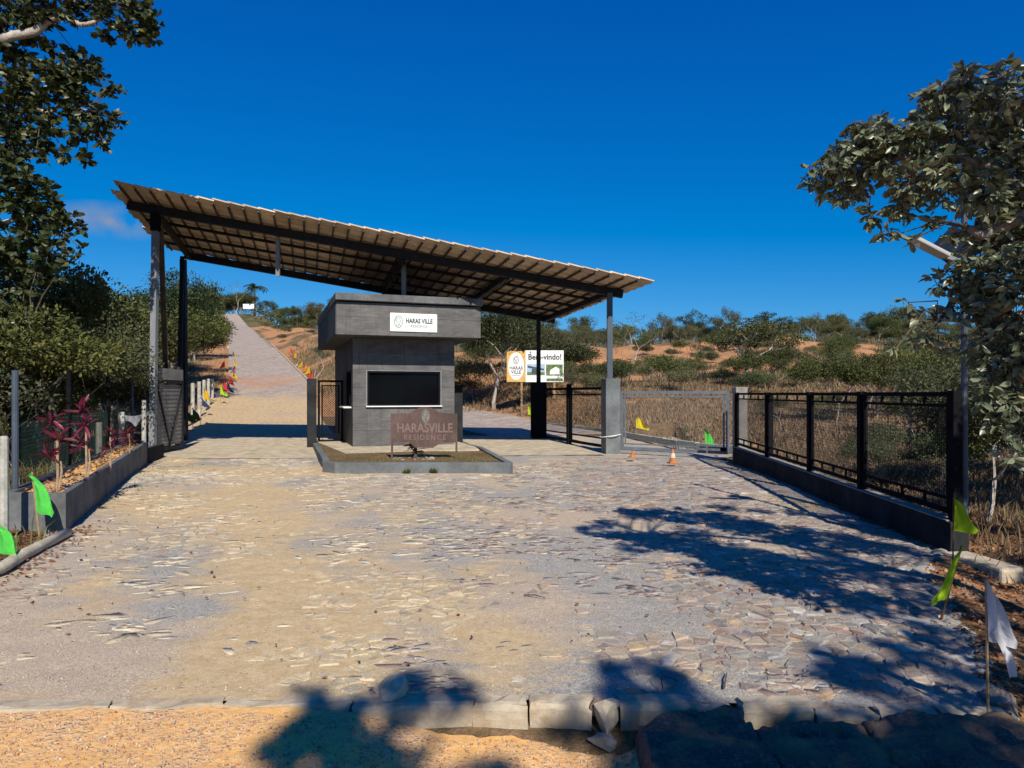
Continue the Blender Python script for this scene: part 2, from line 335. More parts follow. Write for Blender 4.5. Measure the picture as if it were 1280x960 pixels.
m = NT('cobbles'); v = m.coord((1, 1, 1), 'Position'); sv = m.voro(m.coord((2.6, 3.4, 1), 'Position'), 1.0, 'F1', 'Color'); dv = m.voro(m.coord((2.6, 3.4, 1), 'Position'), 1.0, 'DISTANCE_TO_EDGE')
n1 = m.noise(v, 0.35, 5, 0.6); k = m.sep(sv)
c = m.mix(k[0], (0.26, 0.215, 0.195), (0.39, 0.33, 0.29)); c = m.mix(m.ramp(k[1], 0.7, 0.9), c, (0.43, 0.36, 0.27))
s = m.sep(m.attr('col')); c = m.mix(m.ramp(m.math('ADD', s[0], m.ramp(n1, 0.3, 0.7, -0.3, 0.3)), 0.3, 0.7), c, (0.5, 0.37, 0.21))
c = m.mix(m.ramp(m.math('ADD', s[1], m.ramp(n1, 0.3, 0.7, -0.3, 0.3)), 0.3, 0.7), c, (0.45, 0.24, 0.13))
c = m.mix(m.ramp(dv, 0.0, 0.07, 0.7, 0.0), c, (0.2, 0.16, 0.12))
m.bump(m.ramp(dv, 0, 0.12), 0.6, 0.03); M['cobbles'] = m.fin(c, 0.85, 0.2)

m = NT('asphalt'); v = m.coord((1, 1, 1), 'Position'); n1 = m.noise(v, 3.5, 6, .65); n2 = m.noise(v, 60, 5, .75); vc = m.sep(m.voro(v, 80, 'F1', 'Color'))
c = m.mix(m.ramp(n2, 0.35, 0.65), (0.06, 0.05, 0.044), (0.17, 0.13, 0.105)); c = m.mix(m.math('MULTIPLY', m.ramp(vc[0], .75, .95), .5), c, (.26, .21, .17)); c = m.mix(m.ramp(n1, 0.46, 0.66), c, (0.27, 0.175, 0.1))
m.bump(m.math('ADD', n2, n1), 0.8, 0.012); M['asphalt'] = m.fin(c, 0.95, 0.1)

def grass_mat(name, a, b, c=None): return mat_leaf(name, a, b, c, 0.8, 0.1, 0.3)
M['dry_grass'] = grass_mat('dry_grass', (0.14, 0.1, 0.058), (0.35, 0.26, 0.155), (0.17, 0.16, 0.075))
M['green_grass'] = grass_mat('green_grass', (0.1, 0.12, 0.03), (0.24, 0.2, 0.08))
M['leaf_near'] = mat_leaf('leaf_near', (0.07, 0.096, 0.05), (0.17, 0.205, 0.13), (0.22, 0.2, 0.1), 0.36, 0.6, 0.25)
M['leaf_left_shaded'] = mat_leaf('leaf_left_shaded', (0.03, 0.044, 0.014), (0.075, 0.09, 0.03), (0.15, 0.14, 0.045), 0.45, 0.4, 0.15)  # left crown's self-shading put into a darker leaf colour
M['leaf_dark'] = mat_leaf('leaf_dark', (0.028, 0.044, 0.014), (0.066, 0.086, 0.027), None, 0.55, 0.3, 0.15)
M['leaf_olive'] = mat_leaf('leaf_olive', (0.055, 0.072, 0.02), (0.12, 0.14, 0.045), (0.19, 0.165, 0.06), 0.6, 0.25, 0.25)
M['leaf_grey'] = mat_leaf('leaf_grey', (0.068, 0.08, 0.036), (0.14, 0.148, 0.07), (0.18, 0.135, 0.07), 0.65, 0.2, 0.25)
M['leaf_green'] = mat_leaf('leaf_green', (0.052, 0.075, 0.02), (0.135, 0.16, 0.042), (0.2, 0.2, 0.065), 0.55, 0.25, 0.28)
M['leaf_red'] = mat_leaf('leaf_red', (0.05, 0.009, 0.016), (0.18, 0.016, 0.045), (0.06, 0.03, 0.03), 0.45, 0.4, 0.25)
M['leaf_fallen'] = mat_leaf('leaf_fallen', (0.1, 0.05, 0.028), (0.24, 0.13, 0.07), (0.05, 0.03, 0.02), 0.8, 0.2, 0.1)

# ------------------------------------------------------------------ terrain
ROAD = np.array([[4, -4.2], [20, -8.4], [28, -10.6], [40, -14.7], [64, -22.3], [124, -46.7], [244, -96.5], [290, -118.2], [340, -140]])
def road_x(y): return np.interp(y, ROAD[:, 0], ROAD[:, 1])
def base_left(y): return np.interp(y, [0, 32, 37, 45, 64, 124, 244, 290, 340, 520, 2500], [0, 0, .22, .9, 2.9, 10.8, 25.5, 35, 38.5, 40, 25])
def base_right(y): return np.interp(y, [0, 20, 27, 34, 40, 45, 60, 75, 90, 110, 150, 300, 2500], [0, .1, .4, .9, 1.5, 2.0, 4.3, 6.3, 8.3, 9.0, 10, 11, 5])
def kerb_y(x): return np.interp(x, [-9, -4, 1, 4, 5.0, 5.8, 7.2, 30], [60, 51, 41, 32.6, 27.5, 23.5, 20.3, 20])
def left_x(y): return np.interp(y, [3, 7, 8.7, 9.05, 18.9, 21, 28], [-5.1, -5.1, -5.65, -5.8, -9.8, -10.7, -13.2])     # left edge of the forecourt
def right_x(y): return np.interp(y, [3.6, 5, 7.2, 7.9, 18.9, 40], [2.55, 3.3, 4.25, 4.85, 5.95, 8])
def dip(y): return 0.1 * sstep(15, 20, y) * (1 - sstep(24, 29.5, y))      # shallow hollow before the gate
def ground_z(x, y):
    x = np.asarray(x, float); y = np.asarray(y, float)
    rx = road_x(y)
    bl = base_left(y); br = base_right(y) * sstep(0, 10, y - kerb_y(x))
    w = sstep(6, 50, x - rx) * sstep(20, 70, y) + sstep(5, 12, x - rx) * (1 - sstep(20, 70, y))
    z = lerp(bl, br, np.clip(w, 0, 1))
    rough = sstep(4.5, 11, np.abs(x - rx)) * sstep(24, 60, y)
    z = z + sstep(52, 60, y) * (1 - sstep(95, 110, y)) * sstep(-14, -4, x) * (np.abs(fbm(x / 5, y / 9, 8) - .5) * 3.2 - .5) * .9
    z = z + rough * (fbm(x / 9, y / 9, 3) - 0.5) * np.clip(y / 60, 0.3, 3.0) * 1.6
    # banks cut beside the hill road
    z = z + sstep(4.2, 9, x - rx) * (1 - sstep(16, 30, x - rx)) * sstep(46, 70, y) * (1 - sstep(150, 220, y)) * 1.6
    # verges
    fc = (x > left_x(y) - 0.3) & (x < right_x(y) + 0.1) & (y < 34)
    vr = sstep(0.1, 0.8, x - right_x(y)) * (y < 24); vl = sstep(0.2, 1.5, left_x(y) - x) * (y < 30)
    z = z + vr * ((fbm(x / 1.3, y / 1.3, 5) - 0.45) * 0.22 - 0.12 * (1 - sstep(5, 9, y))) + vl * (fbm(x / 1.5, y / 1.5, 9) - 0.5) * 0.25
    z = z - dip(y) * 1.0
    inner = (x > left_x(y) - 0.3) & (x < right_x(y)) & (y > 3.6) & (y < 30)
    z = np.where(inner, -0.09 - dip(y), z)
    near = 1 - sstep(3.3, 4.2, y)
    z = lerp(z, -0.45, near)
    # ground beside the side road stays level with it
    return z
def gz(x, y): return float(ground_z(np.array([x]), np.array([y]))[0])

def axis(segs):
    o = []
    for a, b, st in segs: o += list(np.arange(a, b, st))
    return np.array(o)
gx = np.concatenate([-np.geomspace(152, 1500, 24)[::-1], axis([(-150, -38, 1.6), (-38, -14, .8), (-14, -4.4, .16), (-4.4, 2, .4), (2, 9, .14), (9, 38, .7)]), np.geomspace(38, 1500, 34)])
gy = np.concatenate([axis([(-60, -6, 6), (-6, 3, .6), (3, 12, .14), (12, 26, .3), (26, 100, .8), (100, 300, 4)]), np.geomspace(300, 2500, 24)])
XX, YY = np.meshgrid(gx, gy)
ZZ = ground_z(XX, YY)
def grid_faces(nx, ny):
    i = np.arange(nx - 1)[None, :] + np.arange(ny - 1)[:, None] * nx
    i = i.ravel(); return np.stack([i, i + 1, i + nx + 1, i + nx], 1)
rxg = road_x(YY); dR = XX - rxg
pn = fbm(XX / 7, YY / 5, 21); pn2 = fbm(XX / 2.2, YY / 1.4, 41)
soil = np.zeros_like(XX)
soil += ((YY > 57) & (YY < 97) & (XX > -12)) * sstep(0.40, 0.56, pn) * 0.95                                    # cut slope on the right
soil += ((dR > 3.4) & (dR < 24) & (YY > 40) & (YY < 230)) * sstep(0.32, 0.5, pn) * 0.95
soil += ((dR < -3.3) & (dR > -7.5) & (YY > 46) & (YY < 160)) * 0.8
soil += ((XX - right_x(YY) > 0) & (XX - right_x(YY) < 1.0) & (YY < 8.5)) * sstep(0.42, 0.62, pn2) * 0.8
soil += ((YY > 22) & (YY < 50) & (XX > 2)) * sstep(0.62, 0.75, pn2) * 0.6
soil += (YY < 3.8) * 1.0
lit = ((XX - right_x(YY) > 0.0) & (YY < 11)) * 0.8 + ((left_x(YY) - XX > 0) & (YY < 40)) * 0.8
grn = sstep(0.5, 0.65, pn) * 0.8 * (YY > 50) + ((XX > 6.5) & (YY > 9) & (YY < 30)) * sstep(0.52, 0.65, pn2) * 0.6 + (YY > 140) * 0.5
cols = np.stack([np.clip(soil, 0, 1), np.clip(lit, 0, 1), np.clip(grn, 0, 1)], -1).reshape(-1, 3)
g = link('ground', mesh_np('ground', np.stack([XX, YY, ZZ], -1).reshape(-1, 3), grid_faces(len(gx), len(gy)), M['ground'], cols, True)); g['kind'] = 'structure'

# hill road and the side road behind the gate
def strip(name, pts, hw, mat, dz, dustf, nw=9):
    vs = []; cs = []
    for i, (x, y) in enumerate(pts):
        a = pts[max(i - 1, 0)]; b = pts[min(i + 1, len(pts) - 1)]
        t = Vector((b[0] - a[0], b[1] - a[1])).normalized(); n = Vector((t.y, -t.x))
        for k in range(nw):
            u = (k / (nw - 1) * 2 - 1) * hw
            X = x + n.x * u; Y = y + n.y * u
            vs.append((X, Y, 0)); cs.append(dustf(X, Y, u))
    vs = np.array(vs); zc = ground_z(np.repeat([p[0] for p in pts], nw), np.repeat([p[1] for p in pts], nw))
    zmax = np.maximum(zc, ground_z(vs[:, 0], vs[:, 1]))
    vs[:, 2] = zmax + dz
    o = link(name, mesh_np(name, vs, grid_faces(nw, len(pts)), mat, np.array(cs), True)); o['kind'] = 'structure'; return o
ys = np.concatenate([np.arange(29.6, 70, 1.0), np.arange(70, 300, 3.0)])
hill_pts = [(float(road_x(y)), float(y)) for y in ys]
def dust_hill(X, Y, u):
    return (float(0.62 * (1 - sstep(44, 62, Y)) + .16), float(0.5 * sstep(52, 61, Y) * (1 - sstep(63, 76, Y))), 0)
strip('hill_road', hill_pts, 3.5, M['cobbles'], 0.03, dust_hill)
kx = np.linspace(6.6, -4, 28)
side_pts = [(float(x) - 2.6 * 0.86, float(kerb_y(x)) - 2.2) for x in kx]
strip('side_road', side_pts, 2.9, M['cobbles'], 0.035, lambda X, Y, u: (0.05, 0, 0))

def kerb_run(name, pts, w, h, seg, mat, label=None):
    """kerb blocks laid end to end along a polyline"""
    root = thing(name, None, None, (0, 0, 0)); root['kind'] = 'structure'
    acc = 0; cur = [Vector(pts[0])]
    P = [Vector(p) for p in pts]; L = [0]
    for a, b in zip(P, P[1:]): L.append(L[-1] + (b - a).length)
    n = max(1, int(L[-1] / seg))
    arr = np.array([list(p) for p in P])
    for i in range(n):
        s0 = L[-1] * i / n + 0.012; s1 = L[-1] * (i + 1) / n - 0.012
        a = Vector([np.interp(s0, L, arr[:, k]) for k in range(3)]); b = Vector([np.interp(s1, L, arr[:, k]) for k in range(3)])
        j = Vector((R.uniform(-.015, .015), R.uniform(-.015, .015), R.uniform(-.02, .01)))
        MB().bar(a + j, b + j, w, h).build('kerb_block', mat, root)
    return root
def along(xs_off, y0, y1, st):
    return [(float(road_x(y)) + xs_off, float(y), gz(float(road_x(y)) + xs_off * 0.98, float(y)) + 0.07) for y in np.arange(y0, y1, st)]
kerb_run('hill_road_kerb', along(-3.6, 30, 124, 3), 0.14, 0.22, 1.3, M['concrete'])
kerb_run('hill_road_kerb', along(3.6, 46, 124, 4), 0.14, 0.22, 1.3, M['concrete'])
kerb_run('side_road_kerb', [(float(x), float(kerb_y(x)) + 0.1, 0.09) for x in np.linspace(7.0, -4, 26)], 0.16, 0.22, 1.1, M['white_post'])

# concrete apron under the canopy
ap = MB().add([(-11.1, 20.2, -.092), (-4.9, 20.4, -.092), (-5.8, 24.2, -.08), (-11.9, 24.2, -.08), (-7.0, 30.2, .03), (-13.9, 30.2, .03)], [(0, 1, 2, 3), (3, 2, 4, 5)]).build('entry_slab', M['concrete']); ap['kind'] = 'structure'
ap = MB().add([(-0.4, 21.2, -.09), (2.9, 21.6, -.09), (2.4, 24.2, -.07), (-1.2, 24.2, -.07), (1.3, 29.4, .015), (-2.6, 29.4, .015)], [(0, 1, 2, 3), (3, 2, 4, 5)]).build('exit_slab', M['concrete']); ap['kind'] = 'structure'

# ------------------------------------------------------------------ forecourt: dust sheet + irregular stones
def kerb_line(x): return np.interp(x, [-9, -3, -1, 0, 1.0, 2.7, 9], [3.98, 3.93, 4.0, 4.02, 4.0, 3.88, 3.6])
fx = np.arange(-15, 8.2, 0.085); fy = np.concatenate([np.arange(3.9, 12, 0.075), np.arange(12, 30.5, 0.16)])
FX, FY = np.meshgrid(fx, fy)
lx = left_x(FY) - 0.25; rx_ = right_x(FY) + 0.15
def dust_z(x, y):
    return (fbm(x / 0.9, y / 0.9, 61) - 0.5) * 0.04 + (fbm(x / 0.2, y / 0.2, 62, 3) - 0.5) * 0.022 - 0.006 - 0.012 * sstep(0.2, 2.2, x - y * 0.05) - dip(y)
FXc = np.clip(FX, lx, rx_)
FY = np.maximum(FY, kerb_line(FXc) + .1)
FZ = dust_z(FXc, FY) - 0.05 * (np.abs(FX - FXc) > 0.001)
# dust colours: wheel tracks of tan dust leading to the gate, grey gravel between
def zone(x, y):
    gate = -7.6 + (20 - y) * 0.388                     # centre of the track into the gate
    wob = (fbm(y / 2.5, y * 0, 76) - .5) * .8
    tr = np.exp(-((x - gate - wob) / .62) ** 2) * .75 + np.exp(-((x - gate - wob + 1.75) / .5) ** 2) * .35 + np.exp(-((x - gate) / 2.6) ** 2) * .22
    nn = fbm(x / 1.6, y / 2.4, 71); n2 = fbm(x / 0.8, y / 1.3, 72)
    tan = tr * 0.9 + (nn - 0.5) * 2.6 + (n2 - .5) * 1.2 + 0.24 - 0.5 * sstep(-1.2, 2.0, x) + 0.35 * (1 - sstep(4, 5.2, y)) * (1 - sstep(-1, 0.6, x)) + 0.55 * np.exp(-((x - 0.0) / 0.3) ** 2 - ((y - 5.1) / 0.7) ** 2)
    red = (fbm(x / 1.3, y / 2.0, 74) - 0.5) * 2.6 + 0.34 + 0.25 * np.exp(-((x + 2.6) / 1.2) ** 2)
    return np.clip(tan, 0, 1), np.clip(red, 0, 1)
tz, rz_ = zone(FXc, FY)
dust = link('forecourt', mesh_np('forecourt', np.stack([FXc, FY, FZ], -1).reshape(-1, 3), grid_faces(len(fx), len(fy)), M['dust'],
            np.stack([tz, rz_, np.zeros_like(tz)], -1).reshape(-1, 3), True)); dust['kind'] = 'structure'

def clip_poly(poly, n, d):                            # keep points with n.p <= d
    o = []
    for i in range(len(poly)):
        a = poly[i]; b = poly[(i + 1) % len(poly)]
        da = a[0] * n[0] + a[1] * n[1] - d; db = b[0] * n[0] + b[1] * n[1] - d
        if da <= 0: o.append(a)
        if (da < 0 < db) or (db < 0 < da):
            t = da / (da - db); o.append((a[0] + (b[0] - a[0]) * t, a[1] + (b[1] - a[1]) * t))
    return o
def make_stones():
    res = []; y = 3.7
    rows = []
    while y < 20.4:
        cs = 0.175 if y < 7 else 0.215 if y < 11 else 0.3
        ry = cs * 0.45; cxs = np.arange(-11, 6.4, cs) + R.random() * cs
        rows.append([(x + R.uniform(-.5, .5) * cs, y + R.uniform(-.5, .5) * ry) for x in cxs]); y += ry
    for i, rw in enumerate(rows):
        nb = [p for k in range(max(0, i - 2), min(len(rows), i + 3)) for p in rows[k]]
        nbx = np.array(nb)
        for p in rw:
            if p[1] < kerb_line(p[0]) + .2: continue
            if p[0] < left_x(p[1]) + 0.05 or p[0] > right_x(p[1]) - 0.05: continue
            if -4.4 - (p[1] - 15.6) * 0.33 < p[0] < 0.15 and p[1] > 15.6: continue
            d = (nbx[:, 0] - p[0]) ** 2 + ((nbx[:, 1] - p[1]) * 1.5) ** 2
            idx = np.argsort(d)[1:11]
            s = 0.34; poly = [(p[0] - s, p[1] - s), (p[0] + s, p[1] - s), (p[0] + s, p[1] + s), (p[0] - s, p[1] + s)]
            for q in nbx[idx]:
                n = (q[0] - p[0], q[1] - p[1]); mid = ((q[0] + p[0]) / 2, (q[1] + p[1]) / 2)
                poly = clip_poly(poly, n, n[0] * mid[0] + n[1] * mid[1])
                if len(poly) < 3: break
            if len(poly) >= 3: poly = clip_poly(poly, (0, -1), -float(kerb_line(p[0])) - .16)
            if len(poly) >= 3: res.append((p, poly))
    return res
stones = make_stones()
sx = np.array([s[0][0] for s in stones]); sy = np.array([s[0][1] for s in stones])
patch = fbm(sx / 1.1, sy / 1.6, 81, 3); zd = dust_z(sx, sy); s_tan, s_red = zone(sx, sy)
built = []
for i, (p, poly) in enumerate(stones):
    right = float(sstep(-0.6, 2.2, p[0] - p[1] * 0.05))
    far = float(sstep(9, 14, p[1]))
    h = -0.024 + (patch[i] - 0.5) * 0.17 + R.gauss(0, 0.012) + 0.017 * right + 0.014 * far - dip(p[1])
    h = min(h, zd[i] + 0.003 + R.random() ** 2 * 0.014)
    if h < zd[i] - 0.012: continue                     # wholly under the dust
    c = Vector((p[0], p[1], 0)); n = len(poly)
    tx, ty = R.uniform(-.035, .035), R.uniform(-.03, .03)
    sh = R.uniform(0.86, 0.97); v = []
    for k, f_, dz in ((0, 1.0, -0.09), (1, sh + 0.02, -0.013), (2, sh - 0.12, 0.0)):
        for q in poly:
            jx = p[0] + (q[0] - p[0]) * f_ * R.uniform(.93, 1.03); jy = p[1] + (q[1] - p[1]) * f_ * R.uniform(.9, 1.04)
            v.append((jx, jy, h + dz + (R.uniform(-.006, .006) if k else 0) + (jx - p[0]) * tx + (jy - p[1]) * ty))
    fq = [(a * n + k, a * n + (k + 1) % n, (a + 1) * n + (k + 1) % n, (a + 1) * n + k) for a in (0, 1) for k in range(n)]
    fq.append(tuple(range(2 * n, 3 * n)))
    t = R.random(); warm = min(1, max(0, (s_tan[i] * 0.6 + .35) * (1 - right * .85) + R.uniform(-.25, .2)))
    pal = [(0.3, 0.24, 0.215), (0.25, 0.215, 0.205), (0.33, 0.27, 0.225), (0.29, 0.275, 0.25), (0.35, 0.285, 0.215), (0.3, 0.21, 0.17), (.24, .23, .22)]
    col = np.array(R.choice(pal)) * R.uniform(.74, 1.06)
    if R.random() < 0.025: col = np.array((0.45, 0.31, 0.18))
    if R.random() < 0.05: col = np.array((0.45, 0.43, 0.4))
    wh = float(sstep(13.6, 15.2, p[1])) * (p[0] < 1) * R.random(); col = col * (1 - wh) + np.array((0.5, 0.47, 0.4)) * wh
    tanc = np.array((0.54, 0.44, 0.275)) * R.uniform(.85, 1.1)
    col = col * (1 - warm) + tanc * warm
    area = max(q[0] for q in poly) - min(q[0] for q in poly)
    built.append((area / p[1] ** 1.5 * (1 if abs(p[0]) / p[1] < 0.74 else 0), v, fq, col))
built.sort(key=lambda b: -b[0])
def merge_polys(lst):
    V = []; Fc = []; Cc = []
    for _, v, f, c in lst:
        b = len(V); V += v; Fc += [tuple(i + b for i in q) for q in f]; Cc += [c] * len(v)
    return V, Fc, Cc
def stone_mesh(name, v, f, cols):
    me = bpy.data.meshes.new(name); me.from_pydata(v, [], f); me.materials.append(M['stone'])
    a = me.color_attributes.new('col', 'FLOAT_COLOR', 'POINT'); c4 = np.ones((len(v), 4), np.float32); c4[:, :3] = cols
    a.data.foreach_set('color', c4.ravel()); return me
for _, v, f, c in built[:290]: link('paving_stone', stone_mesh('paving_stone', v, f, [c] * len(v)), dust)
V, Fc, Cc = merge_polys(built[290:])
o = link('small_paving_stones', stone_mesh('small_paving_stones', V, Fc, Cc), dust); o['kind'] = 'stuff'

# ------------------------------------------------------------------ foreground dirt road, kerb, broken asphalt
dx = np.arange(-9, 9.01, 0.06); dy = np.concatenate([np.arange(-5, 2.8, 0.2), np.arange(2.8, 4.02, 0.04)])
DX, DY = np.meshgrid(dx, dy)
def dirt_z(x, y):
    low = np.interp(x, [-9, -1.3, -0.85, -0.25, 0.3, 0.6, 0.9, 2.4, 3.2, 9], [-.005, -.008, -.045, -.15, -.185, -.185, -.13, -.12, -.1, -.15])
    n = (fbm(x / 0.5, y / 0.5, 91) - 0.5) * 0.07 + (fbm(x / 0.09, y / 0.09, 92, 3) - 0.5) * 0.022
    return low + n * np.where(x < -0.9, 0.55, 1.0)
DZ = dirt_z(DX, DY)
road = link('dirt_road', mesh_np('dirt_road', np.stack([DX, np.minimum(DY, kerb_line(DX) + 0.03), DZ], -1).reshape(-1, 3), grid_faces(len(dx), len(dy)), M['dirt'], None, True)); road['kind'] = 'structure'

kerb = thing('kerb', None, None); kerb['kind'] = 'structure'
def rough_block(a, b, w, h, top, jitter=0.012, seg=6):
    """kerb block with chipped edges between two points of the kerb line"""
    a = Vector((a, float(kerb_line(a)), 0)); b = Vector((b, float(kerb_line(b)), 0)); d = (b - a); n = Vector((-d.y, d.x, 0)).normalized()
    vs = []; prof = [(0, -h), (0, -0.035), (0.018, -0.008), (0.04, 0), (w - 0.02, 0), (w, -0.02), (w, -h)]
    skew = R.uniform(-.05, .05); roll = R.uniform(-.09, .09); yaw = R.uniform(-.02, .02)
    for i in range(seg + 1):
        for (u, z) in prof:
            q = a + d * (i / seg) + n * (u + yaw * (i / seg * 2 - 1)); ch = -.022 * R.random() ** 9 if z > -.04 else 0
            e = jitter if i in (0, seg) else jitter * 0.6
            vs.append((q.x + R.uniform(-e, e) + (skew * u / w if i == seg else 0), q.y + R.uniform(-e, e) * .6, top + z + roll * (u - w / 2) * .4 + ch + R.uniform(-e, e) * .6))
    k = len(prof); fs = []
    for i in range(seg):
        for j in range(k - 1): fs.append((i * k + j, (i + 1) * k + j, (i + 1) * k + j + 1, i * k + j + 1))
    fs += [tuple(range(k)), tuple(reversed(range(seg * k, seg * k + k)))]
    mb = MB(); mb.add(vs, fs); return mb
xs = [(-6.1, -5.1, .012), (-5.09, -4.1, .01), (-4.09, -3.1, .012), (-3.09, -2.3, .01), (-2.29, -1.67, .012), (-1.655, -0.935, .008), (-0.92, -0.235, .01), (-0.22, 0.09, .012), (0.1, 0.455, .008), (0.625, 1.02, .014), (1.03, 1.3, -.01), (1.32, 1.72, .022), (1.73, 2.07, -.008), (2.085, 2.42, -.012), (2.435, 2.8, .004)]
for a, b, t in xs: rough_block(a, b, 0.15, 0.28, t + R.uniform(-.006, .006)).build('kerb_block', M['kerb_concrete'], kerb)
def rock(mb, c, r, sq=(1, 1, .7), rnd=R):
    """angular broken stone: a subdivided ball cut by random planes"""
    t = (1 + 5 ** .5) / 2
    vs = [Vector(v).normalized() for v in ((-1, t, 0), (1, t, 0), (-1, -t, 0), (1, -t, 0), (0, -1, t), (0, 1, t), (0, -1, -t), (0, 1, -t), (t, 0, -1), (t, 0, 1), (-t, 0, -1), (-t, 0, 1))]
    fs = [(0, 11, 5), (0, 5, 1), (0, 1, 7), (0, 7, 10), (0, 10, 11), (1, 5, 9), (5, 11, 4), (11, 10, 2), (10, 7, 6), (7, 1, 8), (3, 9, 4), (3, 4, 2), (3, 2, 6), (3, 6, 8), (3, 8, 9), (4, 9, 5), (2, 4, 11), (6, 2, 10), (8, 6, 7), (9, 8, 1)]
    mid = {}; f2 = []
    def mp_(i, j):
        k = (min(i, j), max(i, j))
        if k not in mid: vs.append((vs[i] + vs[j]).normalized()); mid[k] = len(vs) - 1
        return mid[k]
    for i, j, k in fs:
        p, q, w = mp_(i, j), mp_(j, k), mp_(k, i); f2 += [(i, p, w), (j, q, p), (k, w, q), (p, q, w)]
    cuts = [(Vector((rnd.gauss(0, 1), rnd.gauss(0, 1), rnd.gauss(0, 1))).normalized(), rnd.uniform(.3, .75)) for _ in range(9)]
    Rm = Matrix.Rotation(rnd.uniform(0, 6.3), 3, 'Z'); q = []
    for v in vs:
        v = v.copy()
        for n_, d_ in cuts:
            e = v.dot(n_) - d_
            if e > 0: v -= n_ * e
        v *= rnd.uniform(.98, 1.02); v = Rm @ Vector((v.x * sq[0], v.y * sq[1], v.z * sq[2])); q.append(Vector(c) + v * r * 1.45)
    return mb.add(q, f2)
# rubble filling the gap in the kerb and loose stones along it
rub = [(0.53, 3.98, -.06, .075, 'concrete', 'pale broken stone wedged in the gap between two kerb blocks'), (0.49, 4.04, 0.0, .05, 'corten_letter', 'reddish broken stone on top of the rubble in the kerb gap'),
       (0.58, 4.06, -.02, .05, 'grey_concrete', 'small grey stone at the back of the kerb gap'), (0.5, 3.9, -.13, .06, 'grey_concrete', 'grey stone at the foot of the rubble in the kerb gap'),
       (1.05, 3.62, -.12, .09, 'concrete', 'tan flat stone in the dirt in front of the kerb'), (-0.74, 4.22, .01, .1, 'concrete', 'yellowish stone lying behind the kerb on the forecourt'), (1.2, 3.58, -.13, .06, 'bark', 'brown stone in the dirt by the asphalt lumps')]
for x, y, z, r, mm, lab in rub: tag(rock(MB(), (x, y, z), r, (1.1, .8, 1.0)).build('stone', M[mm]), lab, 'stone', 'broken stones by the kerb')
def lump(x0, x1, y0, y1, zt, name, lab, seed, tilt):
    nx, ny = 72, 54; U, Vv = np.meshgrid(np.linspace(0, 1, nx), np.linspace(0, 1, ny))
    ang = (fbm(U * 3, Vv * 3, seed) - .5)
    ru = 1 - np.abs(U * 2 - 1) ** 4; rv = 1 - np.abs(Vv * 2 - 1) ** 3
    x = x0 + (x1 - x0) * (U + ang * 0.12 * rv); y = y0 + (y1 - y0) * (Vv + (fbm(U * 4, Vv * 2, seed + 5) - .5) * .2 * ru)
    z = dirt_z(x, y) - 0.06 + (zt + 0.06) * np.clip(np.minimum(ru, rv) * 2.6, 0, 1) + (fbm(x / .05, y / .05, seed + 9) - .5) * .016 - np.abs(fbm(x / .22, y / .16, seed + 12) - .5) * .16 + .02 + (fbm(x / .4, y / .4, seed + 2) - .5) * .1 + tilt * (x - x0)
    o = link(name, mesh_np(name, np.stack([x, y, z], -1).reshape(-1, 3), grid_faces(nx, ny), M['asphalt'], None, True)); return tag(o, lab, 'asphalt lump', 'broken asphalt along the kerb')
lump(0.68, 1.33, 3.1, 3.98, .15, 'asphalt_lump', 'dark broken asphalt lump leaning on the kerb beside the rubble gap', 1, 0)
lump(1.28, 1.92, 2.9, 3.86, .11, 'asphalt_lump', 'low dark asphalt lump between two larger ones in front of the kerb', 2, 0)
lump(1.86, 2.75, 2.7, 3.9, .15, 'asphalt_lump', 'broad dark asphalt lump covering the right end of the kerb', 3, .0)
lump(0.5, 2.6, 2.2, 3.1, .06, 'asphalt_lump', 'flat dark asphalt crust at the bottom edge of the photo', 4, .02)

def scatter(name, n, xf, yf, zf, rlo, rhi, mat, pal, parent=None):
    """loose stones: tiny six-cornered pebbles, one mesh"""
    x = xf(n); y = yf(n); k = np.ones(len(x), bool); z = zf(x, y)
    r = np.exp(rng.uniform(math.log(rlo), math.log(rhi), len(x)))
    base = np.array([[1, 0, 0], [0, 1, 0], [-1, 0, 0], [0, -1, 0], [0, 0, .8], [0, 0, -.6]]); tri = np.array([[0, 1, 4], [1, 2, 4], [2, 3, 4], [3, 0, 4], [1, 0, 5], [2, 1, 5], [3, 2, 5], [0, 3, 5]])
    sc_ = rng.uniform(.6, 1.3, (len(x), 6, 1)) * r[:, None, None]; a = rng.uniform(0, 6.28, len(x)); ca, sa = np.cos(a), np.sin(a)
    b = base[None] * sc_; bx = b[..., 0] * ca[:, None] - b[..., 1] * sa[:, None]; by = b[..., 0] * sa[:, None] + b[..., 1] * ca[:, None]
    v = np.stack([bx + x[:, None], by + y[:, None], b[..., 2] + z[:, None] + r[:, None] * .15], -1)
    f = (tri[None] + (np.arange(len(x)) * 6)[:, None, None]).reshape(-1, 3)
    pal = np.array(pal); c = pal[rng.integers(0, len(pal), len(x))] * rng.uniform(.75, 1.2, (len(x), 1))
    o = link(name, mesh_np(name, v.reshape(-1, 3), f, mat, np.repeat(c, 6, 0)), parent); o['kind'] = 'stuff'; return o
